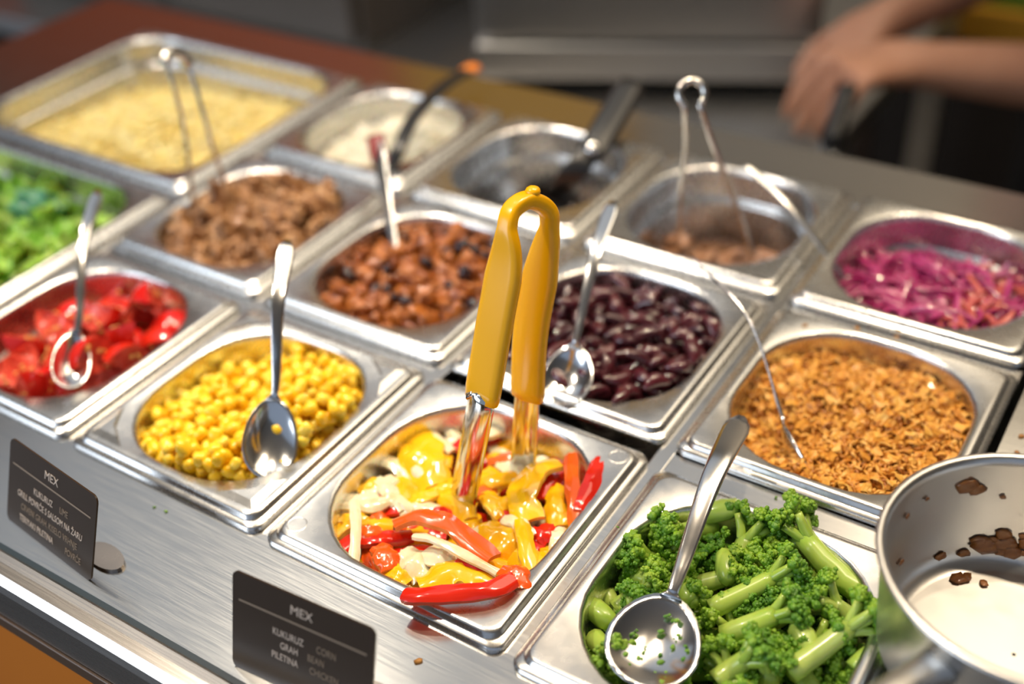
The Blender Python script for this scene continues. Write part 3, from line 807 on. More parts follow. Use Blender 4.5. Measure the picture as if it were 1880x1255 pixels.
# ------------------------------------------------------------------ meat, chili, scraps, sauce
def stews():
    p = PN['meat']; U = uv(p)
    m = mat('shredded_meat', [(0.21, 0.095, 0.04), (0.37, 0.18, 0.075), (0.48, 0.27, 0.12)], .38, rnd='obj', nscale=140, namt=.5, coat=.2, bump=.7, bscale=350)
    def fl(x, y):
        u, v = U(x, y); return -.034 + .004 * nz(x, y, 35, 9) + .006 * math.exp(-((u - .3) ** 2 + (v - .2) ** 2) * 2)
    var = [chunk(k, .0062, 1.05, 1.5, (random.uniform(1.1, 1.9), .95, .7), 3, m, 'meat_piece', 2.2) for k in range(9)]
    scatter('meat_piece', var, heap(p, 290, (.0038, .0078), fl, 14, wobble=.004), 'small light brown piece of stewed meat in its pan', 'meat', 'meat pieces in the meat pan', base=.0062)
    p.bed('meat_bed', fl, m, 'packed brown meat at the bottom of its pan', 'meat', rough=.003)

    p = PN['chili']; U = uv(p)
    m = mat('chili_pieces', [(0.13, 0.028, 0.007), (0.29, 0.075, 0.014), (0.44, 0.14, 0.022), (0.18, 0.038, 0.014)], .25, rnd='obj', nscale=120, namt=.5, coat=.5, bump=.5, bscale=350)
    mk = mat('dark_bean', [(0.018, 0.008, 0.010), (0.035, 0.012, 0.012)], .2, rnd='obj', coat=.4)
    msauce = mat('chili_sauce', [(0.16, 0.035, 0.006), (0.30, 0.085, 0.012)], .14, nscale=90, coat=.6, bump=.5, bscale=180)
    def fl2(x, y):
        u, v = U(x, y); return -.030 + .003 * nz(x, y, 35, 12) + .004 * v
    var = [chunk(k + 20, .0058, 1.0, 1.6, (random.uniform(1.1, 1.8), .95, .75), 3, m, 'chili_piece', 2.2) for k in range(8)]
    vb = [chunk(k + 30, .0048, .08, 1.2, (1.4, .9, .8), 2, mk, 'dark_bean') for k in range(2)]
    pl = heap(p, 250, (.0038, .0070), fl2, 14, wobble=.003)
    scatter('chili_piece', var, pl[:222], 'saucy reddish brown chunk in the chili pan', 'chili', 'chili chunks', base=.0058)
    scatter('dark_bean', vb, pl[222:], 'small blackish bean in the chili pan', 'bean', 'dark beans in the chili', base=.0052)
    p.bed('chili_sauce', lambda x, y: fl2(x, y) + .0085, msauce, 'glossy red-brown chili sauce around the chunks', 'sauce', rough=.003)

    p = PN['sauce']
    mb = mat('brown_sauce', [(0.07, 0.028, 0.010), (0.14, 0.06, 0.02)], .25, nscale=40, coat=.4)
    p.bed('brown_sauce', lambda x, y: -.066 + .003 * nz(x, y, 30, 1), mb, 'thin brown sauce left in the nearly empty pan', 'sauce')
    var = [chunk(k + 50, .0075, .9, 1.6, (1.6, .9, .5), 3, m, 'meat_scrap', 2.4) for k in range(4)]
    for k in range(10):
        x, y = p.cx + random.uniform(-.01, .045), p.cy + random.uniform(-.045, .01)
        tag(obj('sauce_chunk', var[k % 4], None, (x, y, -.062), rrot(RNG, .4)), 'saucy brown scrap beside the black spatula', 'scrap', 'scraps in the spatula pan')
    p = PN['scrap']
    p.bed('pan_gravy', lambda x, y: -.062 + .004 * nz(x, y, 30, 2), mb, 'brown gravy left under the wire tongs', 'gravy')
    ms = mat('meat_scrap', [(0.20, 0.09, 0.04), (0.32, 0.15, 0.07)], .35, rnd='obj', nscale=130, coat=.3, bump=.6, bscale=300)
    var = [chunk(k + 60, .009, .9, 1.6, (1.6, .9, .6), 3, ms, 'meat_scrap', 2.4) for k in range(4)]
    for k in range(34):
        x, y = p.cx + random.uniform(-.05, .045), p.cy + random.uniform(-.055, .02)
        tag(obj('meat_scrap', var[k % 4], None, (x, y, -.056 + .008 * (k % 3)), rrot(RNG, .5), random.uniform(.8, 1.2)), 'soft brown meat scrap at the bottom beneath the wire tongs', 'meat', 'meat scraps in the wire-tongs pan')
stews()

# ------------------------------------------------------------------ lettuce
def lettuce():
    p = PN['lettuce']; U = uv(p)
    m = mat('lettuce_leaf', [(0.07, 0.24, 0.012), (0.18, 0.42, 0.03), (0.34, 0.56, 0.07), (0.62, 0.72, 0.26)], .35, rnd='obj', nscale=50, namt=.55, sss=.2, coat=.2)
    md = mat('lettuce_leaf_blue_green', [(0.05, 0.24, 0.12), (0.09, 0.30, 0.16)], .35, nscale=50, sss=.2)
    def leaf(k, mm):
        n = 13; V, F = [], []
        for i in range(n):
            for j in range(n):
                a, b = i / (n - 1) * 2 - 1, j / (n - 1) * 2 - 1
                r = math.hypot(a, b); ed = max(abs(a), abs(b))
                q = ed / r if r > 0 else 1
                x, y = a * q, b * q
                z = .45 * noise.noise(Vector((x * 1.5 + k * 9, y * 1.5, k))) + .28 * ed ** 3 * math.sin(math.atan2(y, x) * (6 + k % 3) + k) + .25 * noise.noise(Vector((x * 4, y * 4 + k, 1)))
                sc = 1 + .25 * noise.noise(Vector((math.cos(math.atan2(y, x)) * 2 + k, math.sin(math.atan2(y, x)) * 2, 3)))
                V.append((x * .022 * sc, y * .016 * sc, z * .014))
        for i in range(n - 1):
            for j in range(n - 1): F.append((i * n + j, (i + 1) * n + j, (i + 1) * n + j + 1, i * n + j + 1))
        me = mesh('lettuce_leaf', V, F, True, mm); return me
    var = [leaf(k, m) for k in range(8)]
    def thick(o):
        md_ = o.modifiers.new('thickness', 'SOLIDIFY'); md_.thickness = .0007
    def fl(x, y):
        u, v = U(x, y); return -.046 + .014 * u - .010 * v
    for k, (x, y, z, r) in enumerate(heap(p, 190, (.010, .013), fl, 8, zin=-.02)):
        o = tag(obj('lettuce_leaf', var[k % 8], None, (x, y, min(z, -.012)), rrot(RNG, 1.1), RNG.uniform(.8, 1.2)), 'crumpled chopped green lettuce leaf', 'lettuce', 'chopped lettuce leaves'); thick(o)
    o = tag(obj('lettuce_leaf', leaf(12, md), None, un(70, 385, -.006), (.9, .3, .5), 1.1), 'darker blue-green leaf among the chopped lettuce', 'lettuce'); thick(o)
    p.bed('lettuce_bed', fl, m, 'packed lettuce shreds at the bottom of the large pan', 'lettuce', rough=.006)
lettuce()

# ------------------------------------------------------------------ utensils
def bowl_mesh(B, a, n, l, w, depth, m, name='bowl'):
    a = a.normalized(); n = (n - a * n.dot(a)).normalized(); s = n.cross(a)
    V, F = [], []; R, T = 8, 28
    for sh in (0, 1):
        o = len(V); V.append(B - n * (depth + .001 * sh))
        for q in range(1, R + 1):
            f = q / R
            for j in range(T):
                th = 2 * PI * j / T; c, sn = math.cos(th), math.sin(th)
                V.append(B + a * (f * l * c) + s * (f * w * sn * (1 - .14 * c)) - n * (depth * (1 - f ** 2.2) + .0009 * sh))
        for j in range(T): F.append((o, o + 1 + j, o + 1 + (j + 1) % T) if not sh else (o, o + 1 + (j + 1) % T, o + 1 + j))
        for q in range(R - 1):
            for j in range(T):
                k = o + 1 + q * T; t = (k + j, k + T + j, k + T + (j + 1) % T, k + (j + 1) % T)
                F.append(t if not sh else t[::-1])
    e = 1 + (R - 1) * T; e2 = 1 + R * T + e
    for j in range(T): F.append((e + j, e2 + j, e2 + (j + 1) % T, e + (j + 1) % T))
    return mesh(name, V, F, True, m)
def spoon(label, B, T, n, l, w, depth, wt, wn=.0042, bow=(0, 0, 0), m=None, mh=None, cat='spoon', name='serving_spoon', th=.0017, endk=None, parts=True):
    m = m or M['spoon']; mh = mh or m
    B, T, n = Vector(B), Vector(T), Vector(n)
    a = (T - B).normalized()
    n = (n - a * n.dot(a)).normalized()
    t = empty(name, B - n * depth, label, cat)
    obj('bowl', local(t, bowl_mesh(B, a, n, l, w, depth, m)), t)
    N0 = B + a * (l * .93); N1 = B + a * (l + .012) + n * .003
    path = catmull([N0, N1, (N1 + T) / 2 + Vector(bow), T], 26)
    sd = n.cross(a)
    def prof(i, s):
        wd = wn + (wt - wn) * max(0, (s - .12) / .88) ** 1.4 + (.006 * (1 - s / .10) if s < .10 else 0)
        if s > .9: wd *= math.sqrt(max(.02, 1 - ((s - .9) / .1) ** 2)) * .75 + .25 if s < 1 else .3
        return ell(wd / 2, th / 2 * (1.6 if .08 < s < .4 else 1), 12, 3.0)
    V, F = sweep(path, prof, lambda i, s, t: sd)
    obj('handle', local(t, mesh('handle', V, F, True, mh)), t)
    return t
UP = Vector((0, 0, 1))
def to_cam(p): return (CAM_POS - Vector(p)).normalized()
B = un(497, 803, .016); T = at(528, 440, .735)
spoon('steel spoon standing in the sweetcorn', B, T, to_cam(B) + Vector((.25, -.1, .1)), .0250, .0165, .007, .0125, bow=(.004, -.006, .008))
B = un(132, 660, .016); T = at(181, 348, .84)
spoon('steel spoon standing in the tomato wedges', B, T, to_cam(B) + Vector((.35, -.1, .1)), .0215, .0125, .007, .0105, bow=(.003, -.004, .010))
B = un(1202, 1172, .010); T = at(1362, 765, .665)
spoon('large steel serving spoon lying on the broccoli, specked with green bits', B, T, Vector((.12, -.25, 1)), .0270, .0232, .008, .0175, .0060, bow=(0, -.002, .010), th=.0022)
bsp = bpy.context.scene.objects[-1].parent
B = un(1042, 688, .012); T = at(1126, 368, .79)
spoon('steel spoon standing in the kidney beans', B, T, to_cam(B) + Vector((-.2, -.1, .1)), .0215, .0165, .007, .0120, bow=(.002, -.006, .008))
B = un(1466, 828, -.006); T = at(1266, 466, .765)
spoon('thin-handled spoon stuck edgewise into the fried onions', B, T, Vector((.75, .55, .30)), .0200, .0130, .006, .0040, .0034, bow=(.010, .0, .010))
B = un(742, 520, -.022); T = at(690, 256, .95)
spoon('spoon with a dark red handle end standing in the chili', B, T, Vector((.3, -1, .3)), .0200, .0140, .006, .0150, .0050, bow=(0, 0, .004), m=M['wire'])
o = SC.objects[-1]
B = un(1578, 545, -.020); T = at(1366, 300, .87)
spoon('thin steel spoon lying from the cabbage across to the next pan', B, T, Vector((.2, -.2, 1)), .0190, .0130, .006, .0065, .0036, bow=(0, 0, .006), m=M['wire'])
# dark red grip of the chili spoon
ch = [q for q in SC.objects if q.get('label', '').startswith('spoon with a dark red')][0]
T = at(690, 256, .95); Q = at(702, 312, .938)
V, F = sweep(catmull([T + (T - Q) * .12, T, Q], 8), lambda i, s: ell(.0074 * (1 if 0 < i < 7 else .6), .0026, 12), lambda i, s, t: Vector((1, .3, 0)))
tag(obj('grip', local(ch, mesh('grip', V, F, True, M['red_plastic'])), ch), 'dark red plastic grip')
# green bits on the broccoli spoon
g = mat('broccoli_speck', [(0.06, 0.20, 0.01), (0.18, 0.36, 0.03)], .4, rnd='obj')
cv = [chunk(k + 90, .0011, .4, 1.5, (1.4, 1, .5), 1, g, 'broccoli_speck') for k in range(3)]
bz = un(1202, 1172, .010)
for k in range(26):
    a = random.uniform(0, 2 * PI); f = random.uniform(.1, .85) ** .7
    q = bz + Vector((math.cos(a) * f * .020, math.sin(a) * f * .022, 0)); d = (q - bz).length / .025
    tag(obj('broccoli_speck', cv[k % 3], None, (q.x, q.y, .010 - .008 * (1 - d ** 2.2) + .0012 + (q.y - bz.y) * .25 - (q.x - bz.x) * .12), rrot(RNG, .4), random.uniform(.6, 1.4)), 'tiny green broccoli crumb on the large spoon', 'crumb', 'green crumbs on the large spoon')

def yellow_tongs():
    tipL, tipR = un(846, 935, -.020), un(958, 885, -.020)
    t = empty('tongs', (tipL + tipR) / 2, 'yellow-sleeved steel tongs standing in the mixed peppers', 'tongs')
    # centre lines: left arm up, round the loop, right arm down
    L1 = at(884, 735, .632); L2 = at(905, 610, .617); L3 = at(928, 480, .603); R1 = at(968, 730, .668); R2 = at(974, 610, .650); R3 = at(996, 485, .630)
    loopL = at(931, 418, .597); loopR = at(1009, 414, .618); top = at(972, 366, .603)
    tl = at(941, 384, .598); tr = at(1003, 382, .612)
    path = catmull([L1, L2, L3, loopL, tl, top, tr, loopR, R3, R2, R1], 64)
    ax = (R1 - L1).normalized(); up = (top - (L1 + R1) / 2).normalized(); wide = up.cross(ax).normalized()
    def prof(i, s):
        c = abs(2 * s - 1)
        w = .0225 if c > .65 else .0225 - .0125 * min(1, (1 - c / .65) * 2.6)
        th = .0088
        if i in (0, 63): w *= .96; th *= .9
        return [(a, b + (.0009 if abs(a) < w * .12 else 0)) for a, b in ell(w / 2, th / 2, 16, 3.2)]
    V, F = sweep(path, prof, lambda i, s, q: wide)
    obj('grip_sleeve', local(t, mesh('grip_sleeve', V, F, True, M['yellow'])), t)['label'] = 'bright yellow plastic sleeve over both handles'
    nub = chunk(3, .0036, .05, 1, (1.2, 1.2, .8), 2, M['yellow'], 'hang_nub')
    obj('hang_nub', nub, t, at(978, 351, .602) - Vector(t.location))
    for A, Bp, Tp in ((L2, L1, tipL), (R2, R1, tipR)):
        d = (Bp - A).normalized()
        pth = catmull([Bp - d * .0025, Bp + d * .003, Bp.lerp(Tp, .55), Tp], 20)
        inward = ax if Tp is tipL else -ax
        def prof(i, s):
            w = .0180 * (1 + .10 * s); k = 9; dep = .0042
            o_, n_ = [], []
            sc = .0011 * math.sin(i * 2.4) if s > .85 else 0
            for j in range(k):                       # a channel section: bowed sheet
                q = -1 + 2 * j / (k - 1)
                z = dep * (1 - q * q)
                o_.append((q * (w / 2 + sc), z)); n_.append((q * (w / 2 - .0008 + sc), z - .0011))
            return o_ + n_[::-1]
        sgn = 1 if (wide.cross(d)).dot(inward) < 0 else -1
        V, F = sweep(pth, prof, lambda i, s, q: wide * sgn)
        obj('arm', local(t, mesh('arm', V, F, True, M['tong'])), t)
yellow_tongs()
def plain_tongs(label, pts_l, pts_r, m, w, th, name='tongs', ring=None):
    t = empty(name, Vector(pts_l[-1]).lerp(Vector(pts_r[-1]), .5), label, 'tongs')
    ax = (Vector(pts_r[-1]) - Vector(pts_l[-1])).normalized()
    for P in (pts_l, pts_r):
        d = (Vector(P[0]) - Vector(P[-1])).normalized(); wd = d.cross(ax)
        V, F = sweep(catmull(P, 24), lambda i, s: ell(w / 2 * (1 if s < .8 else 1.25), th / 2, 10, 2.6), lambda i, s, q: wd)
        obj('arm', local(t, mesh('arm', V, F, True, m)), t)
    if ring:
        V, F = tube(catmull(ring, 30), w * .62, 10); obj('spring_loop', local(t, mesh('spring_loop', V, F, True, m)), t)
    return t
tl, tr = at(303, 112, .86), at(345, 118, .885)
plain_tongs('slim grey steel tongs standing in the shredded meat', [tl, at(322, 170, .875), at(342, 265, .91), un(356, 405, -.020)], [tr, at(368, 190, .895), at(392, 275, .92), un(432, 388, -.020)],
            M['wire'], .0075, .0035, ring=[at(303, 116, .86), at(304, 102, .862), at(318, 97, .868), at(334, 103, .878), at(346, 120, .885)])
rg = [at(1270 + 24 * math.sin(a), 172 - 24 * math.cos(a), .80) for a in [(-2.5 + 5.0 * i / 12) for i in range(13)]]
plain_tongs('wire tongs with a round spring loop in the meat scrap pan', [rg[0], at(1258, 260, .83), at(1250, 360, .87), un(1243, 488, -.045)], [rg[-1], at(1316, 285, .83), at(1352, 375, .87), un(1390, 498, -.045)],
            M['wire'], .0042, .0038, ring=rg)

def black_tools():
    t = empty('ladle', un(718, 300, -.02), 'curved black ladle handle standing in the rice', 'ladle')
    P = [un(706, 318, -.022), at(724, 290, .99), at(760, 215, 1.02), at(812, 160, 1.06), at(862, 128, 1.10)]
    V, F = sweep(catmull(P, 24), lambda i, s: ell(.0060 + .002 * s, .003, 12), lambda i, s, q: Vector((1, .4, 0)))
    obj('handle', local(t, mesh('handle', V, F, True, M['black_plastic'])), t)
    a = (P[1] - P[0]).normalized()
    obj('bowl', local(t, bowl_mesh(un(704, 322, -.026), a, Vector((.2, -.4, 1)), .022, .019, .010, M['black_plastic'])), t)
    V, F = sweep(catmull([P[-1] - (P[-1] - P[-2]) * .12, P[-1] + (P[-1] - P[-2]) * .16], 6), lambda i, s: ell(.0086, .004, 12), lambda i, s, q: Vector((1, .4, 0)))
    tag(obj('end_cap', local(t, mesh('end_cap', V, F, True, M['orange_panel'])), t), 'small orange cap at the handle end')
    # spatula: black handle over the rim, steel neck, blade down in the pan
    t = empty('spatula', un(1000, 380, -.06), 'broad black-handled spatula leaning on the pan rim', 'spatula')
    H = [at(1082, 285, .985), at(1112, 235, 1.00), at(1160, 152, 1.03)]
    V, F = sweep(catmull(H, 14), lambda i, s: ell(.0135 if 0 < i < 13 else .011, .006, 14, 2.8), lambda i, s, q: Vector((1, .5, 0)))
    obj('handle', local(t, mesh('handle', V, F, True, M['black_plastic'])), t)
    N = [at(1088, 275, .984), at(1050, 320, .985), un(1022, 352, -.045)]
    V, F = sweep(catmull(N, 10), lambda i, s: ell(.0095 + .004 * s, .0026, 12, 2.8), lambda i, s, q: Vector((1, .5, 0)))
    obj('neck', local(t, mesh('neck', V, F, True, M['black_plastic'])), t)
    V, F = sweep(catmull([un(1024, 350, -.045), un(1005, 372, -.058), un(985, 395, -.063)], 8), lambda i, s: ell(.018 + .006 * s, .0009, 14, 5), lambda i, s, q: Vector((1, .5, 0)))
    obj('blade', local(t, mesh('blade', V, F, True, M['black_plastic'])), t)
    rv = chunk(4, .0062, .02, 1, (1, 1, .45), 2, M['spoon'], 'rivet')
    tag(obj('rivet', rv, t, at(1088, 272, .976) - Vector(t.location), (0.8, 0, .5)), 'bright steel rivet')
black_tools()

def saucepan():
    c = Vector((0.7125, 0.119, 0.0040)); R0, R1, h = .0620, .0695, .066
    t = empty('saucepan', c, 'small used steel saucepan with brown food residue', 'saucepan')
    prof = [(.001, .0), (R0 - .006, .0), (R0 - .001, .002), (R0 + .002, .007), (R1 - .001, h - .008), (R1, h - .003), (R1 + .0022, h - .001), (R1 + .0026, h + .0008), (R1 + .0010, h + .0018),
            (R1 - .0018, h + .0008), (R1 - .0024, h - .004), (R0 - .0005, .010), (R0 - .004, .0042), (R0 - .010, .0025), (.001, .0025)]
    V, F = [], []; n = 56
    tl = Euler((-.06, .09, 0)).to_matrix()
    for r, z in prof:
        for j in range(n): V.append((r * math.cos(2 * PI * j / n), r * math.sin(2 * PI * j / n), z))
    for i in range(len(prof) - 1):
        for j in range(n): F.append((i * n + j, i * n + (j + 1) % n, (i + 1) * n + (j + 1) % n, (i + 1) * n + j))
    obj('body', mesh('body', V, F, True, M['saucepan']), t)
    # handle bracket and handle, leaving the rim towards the customer side
    d = Vector((-.36, -.93, 0)).normalized(); sd = Vector((d.y, -d.x, 0))
    P = [d * (R1 - .001) + UP * .048, d * (R1 + .012) + UP * .052, d * (R1 + .040) + UP * .058, d * (R1 + .150) + UP * .074]
    V, F = sweep(catmull(P, 18), lambda i, s: ell(.0095 - .002 * math.sin(s * 3), .0055, 14, 2.6), lambda i, s, q: sd)
    obj('handle', mesh('handle', V, F, True, M['saucepan']), t)
    for k in (-1, 1):
        rv = chunk(1, .0035, .02, 1, (1, 1, .6), 2, M['spoon'], 'rivet'); obj('rivet', rv, t, d * (R1 - .0035) + sd * .006 * k + UP * .047)
    mr = mat('food_residue', [(0.16, 0.045, 0.008), (0.30, 0.11, 0.02), (0.10, 0.03, 0.008)], .35, rnd='obj', nscale=200, coat=.3, bump=.6, bscale=300)
    vs = [chunk(k + 70, .0034, .5, 2.0, (1.4, 1, .28), 2, mr, 'food_crumb') for k in range(5)]
    rr = random.Random(8)
    spots = [(2.30, .050, 1.3), (2.22, .047, 1.0)] + [(rr.gauss(1.75, .28), rr.uniform(.006, .026), rr.uniform(.5, 1.5)) for _ in range(16)] + [(rr.uniform(1.0, 3.0), rr.uniform(.012, .055), rr.uniform(.3, .6)) for _ in range(12)]
    for a, z, s in spots:
        r = R0 - .0005 + (R1 - R0) * z / h - .0022
        o = obj('food_crumb', vs[rr.randrange(5)], None, c + Vector((r * math.cos(a), r * math.sin(a), z + .002)), Vector((-math.cos(a), -math.sin(a), .1)).to_track_quat('Z', 'Y'), s)
        tag(o, 'brown crumb stuck to the inside of the saucepan', 'crumb', 'food residue in the saucepan')
    for k in range(9):
        a, r = rr.uniform(1.0, 2.6), rr.uniform(.035, .052)
        tag(obj('food_crumb', vs[k % 5], None, c + Vector((r * math.cos(a), r * math.sin(a), .0038)), rrot(RNG, .1), rr.uniform(.5, 1.1)), 'brown crumb lying on the saucepan floor', 'crumb', 'food residue on the saucepan floor')
    mp = bpy.data.materials['yellow_pepper_skin']
    a0, a1 = .95, 1.32
    P = [c + Vector(((R1 - .006) * math.cos(a) , (R1 - .006) * math.sin(a), .045 + .006 * (a - a0))) for a in (a0, (a0 + a1) / 2, a1)]
    me = strip_mesh(P, .012, .003, .15, mp, mp, 10, name='pepper_strip', tilt=1.2)
    place_world('pepper_strip', me, 'yellow pepper strip stuck to the saucepan wall', 'pepper', None)
saucepan()

# ------------------------------------------------------------------ signs
def text_mesh(s, size, m, sx=.72):
    cu = bpy.data.curves.new('txt', 'FONT'); cu.body = s; cu.size = size; cu.align_x = 'CENTER'; cu.align_y = 'CENTER'; cu.extrude = .00008
    o = bpy.data.objects.new('txt', cu); COL.objects.link(o)
    bpy.context.view_layer.update()
    me = bpy.data.meshes.new_from_object(o.evaluated_get(bpy.context.evaluated_depsgraph_get()))
    bpy.data.objects.remove(o); me.transform(Matrix.Diagonal((sx, 1, 1, 1))); me.materials.clear(); me.materials.append(m); me.name = 'lettering'
    return me
def sign(label, br, th, ph, W, H, title, lines):
    u = Vector((math.cos(th), math.sin(th), 0)); nn = Vector((-math.sin(th), math.cos(th), 0)); v = nn * math.sin(ph) + UP * math.cos(ph); f = u.cross(v)
    t = empty('menu_sign', br - u * W / 2, label, 'sign')
    R = Matrix((u, v, f)).transposed().to_4x4()
    t.rotation_euler = R.to_euler()
    bm = bmesh.new(); box_bm(bm, -W / 2, W / 2, 0, H, -.0011, 0)
    es = [e for e in bm.edges if abs(e.verts[0].co.z - e.verts[1].co.z) > .0005]
    bmesh.ops.bevel(bm, geom=es, offset=.004, segments=4, affect='EDGES', profile=.5)
    card = obj('card', bm_mesh('card', bm, M['sign'], False), t)
    obj('rule_line', mesh('rule_line', [(-W * .45, H * .715, .0002), (W * .45, H * .715, .0002), (W * .45, H * .735, .0002), (-W * .45, H * .735, .0002)], [(0, 1, 2, 3)], False, M['print_dim']), card)
    def put(s, x, y, size, m, sx=.72): obj('lettering', text_mesh(s, size, m, sx), card, (x, y, .0002))
    put(title, 0, H * .845, .0072, M['print'], .95)
    for y, a, b, xa, xb in lines:
        put(a, xa * W, y * H, .0056, M['print'])
        if b: put(b, xb * W, y * H, .0056, M['print_dim'])
    # holder: a clip foot behind the card
    V, F = [], []
    n = 20
    for z in (0, .0022):
        for j in range(n):
            a = 2 * PI * j / n; V.append((.0150 * math.cos(a), .0075 * math.sin(a), z))
    F = [tuple(range(n - 1, -1, -1)), tuple(range(n, 2 * n))] + [(j, (j + 1) % n, n + (j + 1) % n, n + j) for j in range(n)]
    ft = mesh('clip_foot', V, F, False, M['holder'])
    wm = Matrix.Translation(t.location + u * W * .40 + nn * .016 - Vector((0, 0, t.location.z - DZ))) @ Matrix.Rotation(th, 4, 'Z')
    ft.transform((Matrix.Translation(t.location) @ t.rotation_euler.to_matrix().to_4x4()).inverted() @ wm)
    obj('clip_foot', ft, t)
    bmc = bmesh.new(); box_bm(bmc, W * .30, W * .30 + .006, .001, .006, -.012, -.0011)
    obj('clip', bm_mesh('clip', bmc, M['holder'], False), t)
sign('dark brown menu sign whose last line reads TERIYAKI PILETINA', Vector((.272, -.0715, DZ)), -.108, .386, .085, .053, 'MEX',
     [(.56, 'KUKURUZ', 'LIME', -.08, .16), (.42, 'GRILL POVRĆE S SALSOM NA ŽARU', '', .0, 0), (.28, '', 'CRVENI GRAH, KISELO VRHNJE', 0, .0), (.14, 'TERIYAKI PILETINA', 'POVRĆE', -.14, .29)])
sign('black menu sign with short lines of blurred lettering', Vector((.465, -.0665, DZ)), .07, .299, .085, .057, 'MEX',
     [(.56, 'KUKURUZ', 'CORN', -.09, .18), (.44, 'GRAH', 'BEAN', -.08, .11), (.32, 'PILETINA', 'CHICKEN', -.11, .17)])

# ------------------------------------------------------------------ crumbs on the steel
def crumbs():
    m = mat('deck_crumb', [(0.50, 0.24, 0.05), (0.30, 0.12, 0.03)], .5, rnd='obj')
    v = [chunk(k + 33, .0013, .4, 1.6, (1.4, 1, .6), 1, m, 'fried_onion_crumb') for k in range(3)]
    for k, (px, py, z) in enumerate([(1478, 597, .0042), (1574, 602, .0042), (1646, 618, .0042), (1650, 605, .0042), (768, 1213, DZ + .0006), (1876, 800, DZ + .0006), (1735, 690, .0042), (1868, 830, DZ + .0006)]):
        tag(obj('fried_onion_crumb', v[k % 3], None, un(px, py, z), rrot(RNG, .3), 1.3), 'tiny brown crumb lying on the bare steel', 'crumb', 'crumbs on the steel')
    for k, (px, py) in enumerate([(283, 930), (305, 938), (1425, 912), (1134, 967)]):
        tag(obj('broccoli_speck', cv[k % 3], None, un(px, py, DZ + .0006 if k < 2 else (.0042 if k == 3 else DZ)), rrot(RNG, .3), .8), 'tiny green crumb lying on the bare steel', 'crumb', 'green crumbs on the steel')
crumbs()

# ------------------------------------------------------------------ kitchen behind
def kitchen():
    st = steel('appliance_steel', (0.64, 0.62, 0.59), 0.32, (60, 2, 2), 0.1)
    t = empty('work_bench', (0.4, 1.35, -1.10), 'plain steel work bench behind the serving counter', 'bench')
    bt = steel('bench_top_steel', (0.64, 0.62, 0.59), 0.38, (3, 50, 3), .1)
    box('bench_top', -1.3, 0.315, 0.86, 1.64, -.27, -.235, bt, .004, t)
    box('shelf', -1.15, 0.30, 0.92, 1.60, -.80, -.78, bt, .002, t)
    for x in (-1.15, 0.28):
        for y in (0.92, 1.58): box('leg', x, x + .04, y - .02, y + .02, -1.10, -.27, st, 0, t)
    # appliance, turned a little against the bench
    A, Bq = un(880, 140, -.215), un(1500, 148, -.215)
    ang = math.atan2(Bq.y - A.y, Bq.x - A.x); W = (Bq - A).length
    t = empty('oven', (A.x, A.y, -.235), 'bright stainless steel oven on the work bench', 'oven'); t.rotation_euler = (0, 0, ang)
    def lb(name, x0, x1, y0, y1, z0, z1, m, bev=.003, par=None):
        bm = bmesh.new(); box_bm(bm, x0, x1, y0, y1, z0, z1, bev); return obj(name, bm_mesh(name, bm, m, False), par or t)
    lb('body', 0, W, .0, .45, .022, .30, st, .006)
    dr = lb('door', .02, W - .02, -.018, .0, .085, .29, st)
    lb('lower_trim', 0, W, -.024, .0, .026, .078, st, .006)
    for x in (.03, W - .06):
        for y in (.03, .38): lb('foot', x, x + .03, y, y + .03, 0, .022, M['black_plastic'], 0)
    lb('handle', .06, W - .06, -.05, -.035, .24, .255, M['spoon'], .005, dr)
    for x in (.07, W - .085): lb('handle_post', x, x + .012, -.037, -.017, .24, .254, M['spoon'], 0, dr)
    # darker cabinet to the left of it
    gm = mat('grey_brown_laminate', [(0.10, 0.078, 0.058), (0.13, 0.10, 0.075)], .45, nscale=4)
    t = empty('storage_cabinet', (-.79, 1.2, -.235), 'grey-brown storage cabinet beside the oven', 'cabinet')
    box('body', -1.29, -.44, 1.02, 1.5, -.235, .0, gm, .004, t)
    for i in range(2):
        x0 = -1.28 + i * .42; d = box('door', x0, x0 + .41, 1.0, 1.02, -.22, -.01, gm, .003, t)
    # shelf edge high at the right, orange with green produce crates
    t = empty('wall_shelf', (.75, 1.85, -1.10), 'amber-edged shelf rack behind the standing person', 'shelf')
    box('board', .02, 1.5, 1.68, 2.05, -.315, -.295, M['brown'], .002, t)
    box('front_edge', .02, 1.5, 1.660, 1.68, -.325, -.270, bpy.data.materials['amber_paint'], .002, t)
    for x in (.06, 1.45):
        for y in (1.72, 2.00): box('post', x, x + .03, y, y + .03, -1.10, -.315, M['brown'], 0, t)
    gr = mat('green_crate', [(0.22, 0.42, 0.05), (0.30, 0.46, 0.06)], .4, nscale=10)
    t = empty('produce_crate', (.55, 1.82, -.295), 'lime green plastic crate on the amber-edged shelf', 'crate')
    box('floor_panel', .30, .80, 1.70, 1.95, -.295, -.288, gr, 0, t)
    for q in ((.30, .80, 1.70, 1.708), (.30, .80, 1.942, 1.95), (.30, .308, 1.708, 1.942), (.792, .80, 1.708, 1.942)):
        box('side_panel', *q, -.288, -.16, gr, .001, t)
kitchen()

